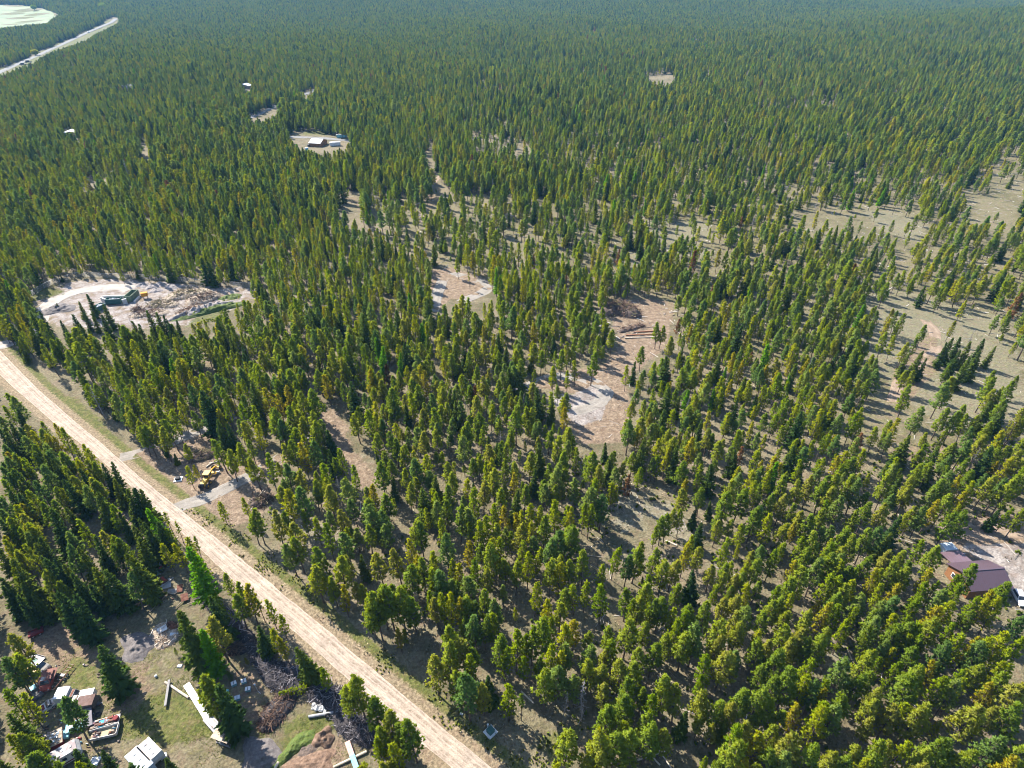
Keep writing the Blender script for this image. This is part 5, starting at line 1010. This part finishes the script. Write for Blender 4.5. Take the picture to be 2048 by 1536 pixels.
# +x is the end near the reader (rear engine), -x the nose
MB().box(1.4, 3.9, -.62, .62, .95, 1.95, .08, .06).build('engine_cover', yp, t); MB().box(3.9, 4.05, -.55, .55, 1.0, 1.85).build('grille', M['black'], t); MB().tube([(2.4, .3, 1.95), (2.4, .3, 2.6)], .09, 8).build('exhaust_pipe', M['dark_metal'], t)
cb = MB().box(-.4, 1.35, -.75, .75, 1.25, 1.75).build('cab', yp, t); MB().box(-.3, 1.25, -.68, .68, 1.752, 2.75).build('cab_glass', M['glass'], t); MB().box(-.5, 1.45, -.88, .88, 2.752, 2.9, .05, .05).build('cab_roof', yp, t)
for x in (-.33, 1.28):
    for y in (-.7, .7): MB().box(x-.06, x+.06, y-.06, y+.06, 1.753, 2.75).build('cab_pillar', yp, t)
MB().tube([(-.4, 0, 1.5), (-2.2, 0, 1.75), (-3.6, 0, 1.35), (-4.2, 0, 1.0)], [.24, .2, .2, .24], 8).build('frame', yp, t); MB().box(-2.2, -1.3, -1.15, 1.15, .75, .95, .15, .3).build('blade_circle', yp, t)
o = MB().prism([(-.08, .15), (.1, .12), (.02, .45), (.12, .75), (-.02, .75), (-.1, .45)], -1.9, 1.9).build('blade', M['steel'], t); o.location = (-1.7, 0, 0); o.rotation_euler = (0, 0, .55)
MB().box(-4.4, -4.0, -.95, .95, .6, .85).build('front_axle', yp, t)
for s in (-1, 1):
    w_ = MB().wheel(-4.2, s*1.05, .62, .62, .4).build('front_wheel', M['black'], t); MB().wheel(-4.2, s*1.07, .62, .3, .41, 10).build('rim', yp, w_)
    for x in (1.9, 3.4): w_ = MB().wheel(x, s*1.02, .66, .66, .45).build('rear_wheel', M['black'], t); MB().wheel(x, s*1.04, .66, .33, .46, 10).build('rim', yp, w_)
    MB().tube([(-.5, s*.5, 1.7), (-1.6, s*.8, 1.0)], .06, 6).build('lift_ram', M['steel'], t)
def pad_box(label, x, y, body, padm, h, rz=.5):
    X, Y = P(x, y); t = thing('transformer_box', label, 'transformer box', (X, Y, 0), rz); MB().box(-1.0, 1.0, -.95, .95, -.1, .16).build('pad', M[padm], t); b = MB().box(-.55, .55, -.55, .5, .162, h).build('cabinet', M[body], t); MB().box(-.6, .6, -.6, .55, h+.002, h+.07, .06, .06).build('lid', M[body], b); MB().box(-.5, .5, -.572, -.553, .25, h-.08).build('door', M[body], b)
    return t
pad_box('green transformer box on a white pad beside the gravel road', 981, 1465, 'green_paint', 'white_paint', 1.0, .75)
pad_box('small black box on a white pad left of the yellow grader', 357, 960, 'black', 'white_paint', .7, .2)
X, Y = P(976, 1457); t = thing('marker_post', 'short pale blue white post behind the green transformer box', 'post', (X, Y, 0)); MB().tube([(0, 0, 0), (0, 0, 1.0)], .16, 10).build('post', M['blue_white'], t); MB().tube([(0, 0, 1.002), (0, 0, 1.1), (0, 0, 1.16)], [.2, .18, .06], 10).build('cap', M['white_paint'], t)

# ------------------------------------------------------------------ brown roofed house, trailer and car at the right
A_, B_ = np.array(P(1923, 1143, 5.0)), np.array(P(2009, 1136, 5.0)); rz = math.atan2(*(B_-A_)[::-1]); l = math.dist(A_, B_); c = (A_+B_)/2
E1 = np.array(P(1894, 1126, 3.1)); nrm = np.array([-math.sin(rz), math.cos(rz)]); w1 = abs((E1-A_)@nrm); E2 = np.array(P(2027, 1173, 3.1)); w2 = abs((E2-B_)@nrm)
print('house', l, w1, w2, rz); w1 = min(max(w1, 3.5), 7); w2 = w1 if abs(w2-w1) < 2 else min(w2, 8.5)
t = thing('house', 'brown sided building with dark brown metal gable roof at the right', 'building', (c[0], c[1], 0), rz); hh, eh = 5.0, 3.1
MB().prism([(-w2+.5, 0), (w1-.5, 0), (w1-.5, eh+.05), (0, hh-.28), (-w2+.5, eh+.05)], -l/2+.45, l/2-.45).build('wall', M['siding'], t).rotation_euler = (0, 0, math.pi/2)
for sgn, ww, nm in ((1, w1, 'roof_slope'), (-1, w2, 'roof_slope')):
    m = MB(); m.add([(-l/2, 0, hh), (l/2, 0, hh), (l/2, sgn*ww, eh), (-l/2, sgn*ww, eh), (-l/2, 0, hh-.12), (l/2, 0, hh-.12), (l/2, sgn*ww, eh-.12), (-l/2, sgn*ww, eh-.12)], [(0, 1, 2, 3), (7, 6, 5, 4), (0, 4, 5, 1), (1, 5, 6, 2), (2, 6, 7, 3), (3, 7, 4, 0)])
    for k in range(int(l/.45)):
        x = -l/2+.02+k*.45; m.add([(x, sgn*.02, hh+.002), (x+.05, sgn*.02, hh+.002), (x+.05, sgn*ww, eh+.004), (x, sgn*ww, eh+.004), (x, sgn*.02, hh+.04), (x+.05, sgn*.02, hh+.04), (x+.05, sgn*ww, eh+.04), (x, sgn*ww, eh+.04)], [(4, 5, 6, 7), (0, 1, 5, 4), (1, 2, 6, 5), (2, 3, 7, 6), (3, 0, 4, 7)])
    m.build(nm, M['roof_metal'], t)
MB().box(-l/2-.02, l/2+.02, -.16, .16, hh+.03, hh+.075).build('ridge_cap', M['roof_metal'], t)
m = MB(); fr = MB()
f_ = MB().box(-l/2+.42, -l/2+.47, .4, 1.9, 1.2, 2.5).build('window', M['white_paint'], t); f_.location = (-.03, 0, 0); MB().box(-l/2+.40, -l/2+.43, .55, 1.75, 1.35, 2.35).build('pane', M['glass'], f_)
f_ = MB().box(-l/2+.42, -l/2+.47, -2.4, -1.2, 1.2, 2.5).build('window', M['white_paint'], t); f_.location = (-.03, 0, 0); MB().box(-l/2+.40, -l/2+.43, -2.25, -1.35, 1.35, 2.35).build('pane', M['glass'], f_)
MB().box(l/2-.46, l/2-.42, -1.2, 1.6, .02, 2.7).build('garage_door', M['worn_white'], t)
pa, pb, pc = P(1907, 1107, 2.6), P(1949, 1105, 2.6), P(1970, 1121, 3.0)
lp = math.dist(pa, pb); m = MB(); x0 = -l/2+1.3; dp = 3.6
pr = MB(); pr.add([(x0, w1+.03, eh-.05), (x0+lp, w1+.03, eh-.05), (x0+lp, w1+dp, eh-.6), (x0, w1+dp, eh-.6), (x0, w1+.03, eh-.15), (x0+lp, w1+.03, eh-.15), (x0+lp, w1+dp, eh-.7), (x0, w1+dp, eh-.7)], [(0, 3, 2, 1), (4, 5, 6, 7), (0, 1, 5, 4), (1, 2, 6, 5), (2, 3, 7, 6), (3, 0, 4, 7)])
for k in range(int(lp/.6)+1):
    x = x0+.02+k*.6; pr.add([(x, w1+.05, eh-.048), (x+.06, w1+.05, eh-.048), (x+.06, w1+dp, eh-.598), (x, w1+dp, eh-.598), (x, w1+.05, eh), (x+.06, w1+.05, eh), (x+.06, w1+dp, eh-.55), (x, w1+dp, eh-.55)], [(4, 7, 6, 5), (0, 1, 5, 4), (1, 2, 6, 5), (2, 3, 7, 6), (3, 0, 4, 7)])
pr.build('porch_roof', M['porch_metal'], t)
for x in (x0+.2, x0+lp/2, x0+lp-.2): MB().box(x-.08, x+.08, w1+dp-.3, w1+dp-.14, 0, eh-.705).build('porch_post', M['siding'], t)
t, L_ = box_trailer('white cargo trailer beside the brown roofed house', (1914, 1091), (1886, 1094), 2.3, 2.2, 2.35, M['blue_white'], M['blue_white'], name='cargo_trailer', nose=.8, axles=(-.12, .05), door=True, hitch=True)
c, rz, l = axis((2047, 1203), (2036, 1184), 1.0); l = 4.6; t = thing('white_car', 'white car parked at the right edge beside the brown roof', 'car', c, rz)
car_body(t, l, 1.85, M['white_paint'], .3, .92, .96); cab(t, -l*.42, l*.2, 1.85, .95, 1.6, M['white_paint'], .6, M['white_paint']); wheels(t, (l*.3, -l*.3), .82, .34, .22); car_lights(t, l/2, 1.85, .68, -l/2)

# ------------------------------------------------------------------ the gravel yard with dumpsters at the left
def dumpster(label, a, b, z, W, Hh, mat, load=None, name='dumpster'):
    c, rz, l = axis(a, b, z); t = thing(name, label, 'dumpster', c, rz, 'open dumpsters in the gravel yard'); m = MB()
    m.box(-l/2, l/2, -W/2, -W/2+.1, .25, Hh); m.box(-l/2, l/2, W/2-.1, W/2, .25, Hh); m.box(-l/2, -l/2+.1, -W/2+.1, W/2-.1, .25, Hh); m.box(l/2-.1, l/2, -W/2+.1, W/2-.1, .25, Hh); m.box(-l/2+.1, l/2-.1, -W/2+.1, W/2-.1, .25, .4); m.build('body', M[mat], t)
    m = MB()
    for k in range(7):
        x = -l/2+.15+k*(l-.3)/6
        for s in (-1, 1): m.box(x-.06, x+.06, s*(W/2+.05)-.05, s*(W/2+.05)+.05, .3, Hh-.02)
    m.build('rib', M[mat], t); m = MB().box(-l/2-.04, l/2+.04, -W/2-.06, -W/2+.12, Hh+.002, Hh+.12).box(-l/2-.04, l/2+.04, W/2-.12, W/2+.06, Hh+.002, Hh+.12); m.build('rim', M[mat], t)
    for s in (-1, 1): MB().wheel(s*(l/2-.5), 0, .14, .14, W*.7, 8).build('roller', M['dark_metal'], t)
    if load:
        m = MB()
        for k in range(90): x, y = random.uniform(-l/2+.4, l/2-.4), random.uniform(-W/2+.35, W/2-.35); s = random.uniform(.2, .5); m.box(x-s/2, x+s/2, y-s/2, y+s/2, Hh*.5, Hh*.72+random.random()*Hh*.3*(1-abs(2*x/l)**2), .1, .1)
        m.build('rubbish', M['trash'], t)
    return t
dumpster('dark green open dumpster filled with white rubbish', (241, 596), (211, 598), 2.2, 2.5, 2.3, 'green_paint', True)
dumpster('olive green long open dumpster angled behind the wall', (270, 580), (254, 594), 2.4, 2.6, 2.6, 'olive_paint')
dumpster('partly hidden green dumpster behind the dark firs', (206, 606), (190, 614), 2.0, 2.4, 2.0, 'green_paint', True)
def wall_piece(label, a, b, h, mat='concrete'):
    c, rz, l = axis(a, b, h); o = MB().box(-l/2, l/2, -.3, .3, -.1, h).build('retaining_wall', M[mat], loc=c); o.rotation_euler[2] = rz; return tag(o, label, 'wall')
wall_piece('pale concrete wall block between the two green dumpsters', (243, 599), (252, 597), 2.2)
wall_piece('grey concrete wall left of the dark green dumpster', (201, 594), (210, 598), 2.4)
wall_piece('long low concrete wall behind the dark green dumpster', (205, 592), (250, 590), 1.4)
wall_piece('low concrete kerb wall below the olive green dumpster', (268, 602), (278, 592), .8)
X, Y = P(292, 598); t = thing('orange_hopper', 'small orange steel hopper standing alone on the gravel', 'hopper', (X, Y, 0), .3); MB().box(-1.1, 1.1, -.7, .7, 1.1, 2.7, -.15, -.1).build('bin', M['orange_paint'], t); m = MB()
for sx in (-1, 1):
    for sy in (-1, 1): m.box(sx*.8-.08, sx*.8+.08, sy*.5-.08, sy*.5+.08, 0, 1.1)
m.build('leg_frame', M['dark_metal'], t)
G2 = 'brush heaps in the gravel yard'
for lb, pth, w, h, n, mt in (('long brown brush heap, uppermost in the gravel yard', [(345, 597), (375, 590), (405, 588)], [3.5, 4.5, 4.0], 2.2, 420, 'green_sticks'), ('brown brush heap at the right end of the gravel yard', [(392, 602), (410, 600), (428, 594)], [4.0, 4.5, 3.0], 2.4, 420, 'red_sticks'), ('dark brush heap at the foot of the grey bank', [(362, 632), (380, 628), (392, 620)], [3.0, 3.8, 3.0], 2.2, 360, 'red_sticks'), ('low pale brush heap in the middle of the yard', [(305, 612), (325, 608), (345, 612)], [2.6, 3.6, 3.0], 1.5, 320, 'green_sticks'), ('low brush heap behind the front firs of the yard', [(275, 632), (300, 628), (325, 628)], [2.4, 3.2, 2.8], 1.4, 300, 'red_sticks'), ('small reddish brush heap left of the others', [(270, 622), (282, 620)], [1.4, 1.6], 1.0, 120, 'red_sticks')):
    pile('brush_heap', lb, 'brush heap', pth, w, h, n, mt, (1.0, 3.2), (.05, .14), 'plank', G2, leafy='red_sticks')
mound('gravel_bank', 'long grey gravel bank between brush heaps and green strip', 402, 624, 3.2, 13, 2.2, 'gravel', -.85, 'bank', 8)
mound('green_bank', 'bright green grassy bank at the right end of the gravel yard', 428, 622, 3.0, 15, 1.6, 'bank_grass', -.95, 'bank', 18)
mound('green_bank', 'short bright green bank at the upper right of the gravel yard', 462, 596, 2.6, 5, 1.0, 'bank_grass', -1.2, 'bank', 19)
mound('gravel_bank', 'round grey gravel mound inside the yard road loop', 118, 620, 7, 5, 1.6, 'dark_gravel', .3, 'bank', 9)
for k, (x, y) in enumerate(((286, 572), (305, 575), (322, 570), (345, 574), (312, 583))): mound('gravel_mound', ['pale rubble mound nearest the olive dumpster', 'rubble mound in the middle row behind the yard', 'rubble mound nearest the wire fence', 'rubble mound at the right of the row', 'flat rubble mound right of the orange hopper'][k], x, y, 3.2, 2.4, .9, 'gravel', k, seed=10+k)
# wire fence
t = thing('wire_fence', 'thin wire fence along the back of the gravel yard', 'fence'); fp = [(66, 592), (100, 572), (155, 554), (220, 556), (290, 559), (360, 565), (430, 571), (515, 577)]; Q = PW(fp); dist_ = np.r_[0, np.cumsum(np.hypot(*np.diff(Q, axis=0).T))]; npst = int(dist_[-1]/3.4)
pp = [(np.interp(s, dist_, Q[:, 0]), np.interp(s, dist_, Q[:, 1])) for s in np.linspace(0, dist_[-1], npst)]
for x, y in pp: MB().tube([(x, y, -.1), (x, y, 2.3)], .06, 6).build('fence_post', M['steel'], t)
m = MB()
for z in (.15, .45, .75, 1.05, 1.35, 1.65, 1.95, 2.2): m.tube([(x, y, z) for x, y in pp], .022 if z < 2.1 else .04, 4)
for (x0, y0), (x1, y1) in zip(pp[:-1], pp[1:]):
    for f in np.arange(0, 1, .09): m.stick((x0+(x1-x0)*f, y0+(y1-y0)*f, .1), (0, 0, 1), 2.1, .012)
m.build('wire_mesh', M['steel'], t)

# ------------------------------------------------------------------ far cabins, roofs and vehicles
def cabin(label, x, y, W, D, eh, rh, roof, wall, rz=0.0, name='cabin'):
    X, Y = P(x, y); z = float(tz(X, Y)); t = thing(name, label, 'building', (X, Y, z), rz)
    MB().prism([(-W/2+.2, -.3), (W/2-.2, -.3), (W/2-.2, eh), (0, rh-.15), (-W/2+.2, eh)], -D/2+.2, D/2-.2).build('wall', M[wall], t)
    for s in (-1, 1): MB().add([(0, -D/2, rh), (0, D/2, rh), (s*W/2, D/2, eh-.05), (s*W/2, -D/2, eh-.05), (0, -D/2, rh-.1), (0, D/2, rh-.1), (s*W/2, D/2, eh-.15), (s*W/2, -D/2, eh-.15)], [(0, 1, 2, 3), (7, 6, 5, 4), (0, 4, 5, 1), (1, 5, 6, 2), (2, 6, 7, 3), (3, 7, 4, 0)]).build('roof', M[roof], t)
    MB().box(-.5, .5, -D/2+.16, -D/2+.205, 0, 2.0).build('door', M['black'], t)
    MB().box(W*.2, W*.2+1, -D/2+.16, -D/2+.204, .9, 1.9).build('window', M['glass'], t); return t
cabin('small far cabin with white roof in a grassy clearing', 637, 291, 13, 10, 2.8, 4.8, 'white_paint', 'siding', 1.4)
X, Y = P(671, 292); t = thing('far_trailer', 'white trailer right of the far cabin', 'trailer', (X, Y, 0), .2); MB().box(-4, 4, -1.3, 1.3, .6, 3.0).build('body', M['white_paint'], t); MB().box(-4.1, 4.1, -1.4, 1.4, 3.002, 3.15).build('roof', M['white_paint'], t); wheels(t, (-.8, .8), 1.2, .4, .2)
X, Y = P(614, 302); t = thing('blue_tank', 'small blue tank below the far cabin', 'tank', (X, Y, 0)); MB().tube([(0, 0, 0), (0, 0, 2.4)], [1.3, 1.3], 14).build('body', M['blue_paint'], t); MB().tube([(0, 0, 2.402), (0, 0, 2.9)], [1.3, .3], 14).build('lid', M['blue_white'], t)
van('dark van parked left of the far cabin', (622, 289), (615, 290), 1.6, 1.95, 2.0, M['dark_metal'])
X, Y = P(684, 276); t = thing('far_trailer', 'teal trailer behind the far cabin yard', 'trailer', (X, Y, 0), .1); MB().box(-4, 4, -1.2, 1.2, .5, 2.6).build('body', M['teal_paint'], t); MB().box(-4.1, 4.1, -1.3, 1.3, 2.602, 2.75).build('roof', M['white_paint'], t); wheels(t, (-.8, .8), 1.1, .4, .2)
for x, y, W, D, rf, lb in ((146, 273, 18, 14, 'white_paint', 'white roofed far house among trees at the left'), (256, 180, 20, 16, 'grey_paint', 'grey roofed far house in the upper left woods'), (491, 177, 20, 14, 'blue_white', 'pale roofed far house by the far road'), (228, 172, 9, 8, 'white_paint', 'tiny far white shed left of the grey roofed house'), (191, 141, 12, 9, 'white_paint', 'pale far shed below the highway in the upper left'), (229, 238, 9, 7, 'white_paint', 'tiny white roof in the left woods'), (326, 220, 12, 9, 'grey_paint', 'small far roof below the upper left houses'), (78, 282, 11, 8, 'blue_white', 'bluish far roof near the left edge')):
    cabin(lb, x, y, W*.75, D*.7, 3.2, 5.0, rf, 'plank', random.uniform(-.5, .5), 'far_house')
for x, y, lb, mt in ((57, 126, 'dark truck on the far highway', 'black'), (47, 131, 'dark van on the far highway behind the truck', 'dark_metal'), (178, 66, 'white car on the far highway near the bend', 'white_paint')):
    X, Y = P(x, y); z = float(tz(X, Y))+.42; L2 = 9 if 'truck' in lb else 5
    t = thing('far_vehicle', lb, 'vehicle', (X, Y, z), .75); MB().box(-L2/2, L2/2, -1.2, 1.2, .5, 1.6).build('body', M[mt], t); MB().box(-L2*.35, L2*.2, -1.1, 1.1, 1.602, 3.2 if L2 > 6 else 2.3, .3, .15).build('cab', M[mt], t); wheels(t, (-L2*.3, L2*.3), 1.0, .5, .25)
# lone broadleaf trees by the highway
for x, y, H, lb in ((70, 22, 15, 'round pale green broadleaf tree on the far meadow'), (208, 22, 20, 'pale green broadleaf tree beyond the highway bend'), (72, 112, 9, 'low yellow green bush beside the highway')):
    X, Y = P(x, y); z = float(tz(X, Y)); t = thing('broadleaf_tree', lb, 'tree', (X, Y, z)); MB().tube([(0, 0, 0), (0, 0, H*.5)], [.5, .25], 6).build('trunk', M['bark'], t)
    cc = RNG.normal(size=(260, 3)); cc /= np.linalg.norm(cc, axis=1)[:, None]; oo = cc.copy(); cc = cc*RNG.uniform(.5, 1, (260, 1))*np.array([H*.55, H*.55, H*.36])+np.array([0, 0, H*.62]); v, f = tuft(cc, oo, 1.6, 7, .35); npmesh('crown', v, f, M['crown_y'], t)

# ------------------------------------------------------------------ small growth and litter nobody could count
def scatter(n, polys, dens=None):
    out = []
    for pl in polys:
        w = PW(pl); a, b = w.min(0), w.max(0); k = int(n*(b-a).prod()); x = RNG.uniform(a[0], b[0], k); y = RNG.uniform(a[1], b[1], k); s = inpoly(x, y, w)
        out.append(np.stack([x[s], y[s]], -1))
    p = np.vstack(out); s = ~inpoly(p[:, 0], p[:, 1], road_poly_w); return p[s]
def blades(name, label, cat, pts, size, k, mat, up=1.2, w=.2):
    c = np.stack([pts[:, 0], pts[:, 1], tz(pts[:, 0], pts[:, 1])+.05], -1); o = np.tile([0, 0, 1.0], (len(c), 1)); v, f = tuft(c, o, size, k, w, up)
    ob = npmesh(name, v, f, M[mat]); nn = np.tile([0, 0, 1.0], (len(f), 1))+RNG.normal(0, .35, (len(f), 3)); nn /= np.linalg.norm(nn, axis=1)[:, None]
    if len(ob.data.loops) == 4*len(nn): set_normals(ob.data, 0, nn)
    return tag(ob, label, cat, kind='stuff')
VR = [[(357, 1016), (456, 1094), (554, 1176), (629, 1236), (725, 1320), (842, 1416), (984, 1536), (1120, 1536), (1000, 1440), (880, 1380), (760, 1290), (640, 1190), (540, 1100), (440, 1030)]]
p = scatter(2.2, VR); p = p[vnoise(p[:, 0], p[:, 1], 3.0, 31)+.5*vnoise(p[:, 0], p[:, 1], 9.0, 32) > .92]; blades('roadside_weeds', 'small green weeds along the verge of the gravel road', 'weeds', p, .38, 7, 'weeds', 1.0, .3)
GY_ = [[(120, 1310), (320, 1310), (420, 1380), (460, 1536), (150, 1536), (200, 1440), (130, 1400)], [(500, 1536), (540, 1440), (640, 1430), (760, 1500), (740, 1536)], [(40, 570), (130, 570), (130, 590), (60, 610)]]
p = scatter(9.0, GY_); p = p[vnoise(p[:, 0], p[:, 1], 4.0, 33)+.5*vnoise(p[:, 0], p[:, 1], 1.2, 38) > .78]; blades('yard_grass', 'rough green grass in the scrap yard', 'grass', p, .15, 4, 'weeds', 1.0, .25)
p = scatter(1.2, [[(1000, 1430), (1160, 1430), (1180, 1536), (1080, 1536)], [(380, 660), (440, 605), (490, 588), (480, 605), (430, 648)]]); p = p[vnoise(p[:, 0], p[:, 1], 2.5, 34) > .52]; blades('green_ground_cover', 'bright green low plants on the pale grass strip and bank', 'ground cover', p, .5, 8, 'weeds', .8, .35)
p = scatter(1.0, [[(300, 1060), (700, 1290), (1000, 1536), (2100, 1536), (2100, 950), (1200, 900), (700, 1000), (500, 1000)]]); p = p[vnoise(p[:, 0], p[:, 1], 2.4, 35)+.4*vnoise(p[:, 0], p[:, 1], 11, 36) > .82]; blades('dry_grass', 'dry straw coloured tufts on the forest floor', 'grass', p, .32, 5, 'straw', .9, .22)
p = scatter(.16, [[(500, 1000), (1000, 1500), (2100, 1536), (2100, 880), (1300, 900), (1000, 950)], [(0, 800), (300, 1100), (400, 1250), (0, 1250)]]); p = p[vnoise(p[:, 0], p[:, 1], 8, 37) > .55]; blades('low_shrubs', 'low green shrubs on the forest floor', 'shrubs', p, .7, 14, 'crown_d', .5, .25)
mb = MB(); p = scatter(.055, [[(1150, 420), (2100, 300), (2100, 1400), (1500, 1536), (1200, 1500), (1150, 1000), (1250, 900)], [(560, 960), (700, 960), (1050, 1480), (900, 1380), (560, 1080)], [(640, 380), (1150, 420), (1150, 560), (860, 560)], [(1050, 600), (1350, 600), (1330, 700), (1250, 890), (1165, 890)]])
for x, y in p:
    if vnoise(x, y, 9, 40)+.3*random.random() < .55: continue
    L_ = random.choice([.6, .9, 1.4, 2.2, 4.0]); mb.stick((x, y, float(tz(x, y))+.12), (random.gauss(0, 1), random.gauss(0, 1), random.gauss(0, .04)), L_, random.uniform(.04, .10)*(1 if y < 200 else 1.5))
tag(mb.build('woody_litter', M['litter']), 'scattered bleached branches and woody litter on the ground', 'woody litter', kind='stuff')
# ------------------------------------------------------------------ the air: one closed box of thin even haze
mb = MB().box(-5400, 5400, -400, 5400, -14, 205)
m, nt, N, L = newmat('haze'); pv = N.new('ShaderNodeVolumePrincipled'); o = N.new('ShaderNodeOutputMaterial')
pv.inputs['Color'].default_value = (.24, .58, 1, 1); pv.inputs['Density'].default_value = .00005; pv.inputs['Anisotropy'].default_value = 0
L.new(pv.outputs[0], o.inputs['Volume'])
hz = mb.build('haze', m); tag(hz, 'thin blue haze filling the air over the forest', 'haze', kind='stuff'); hz.visible_shadow = True
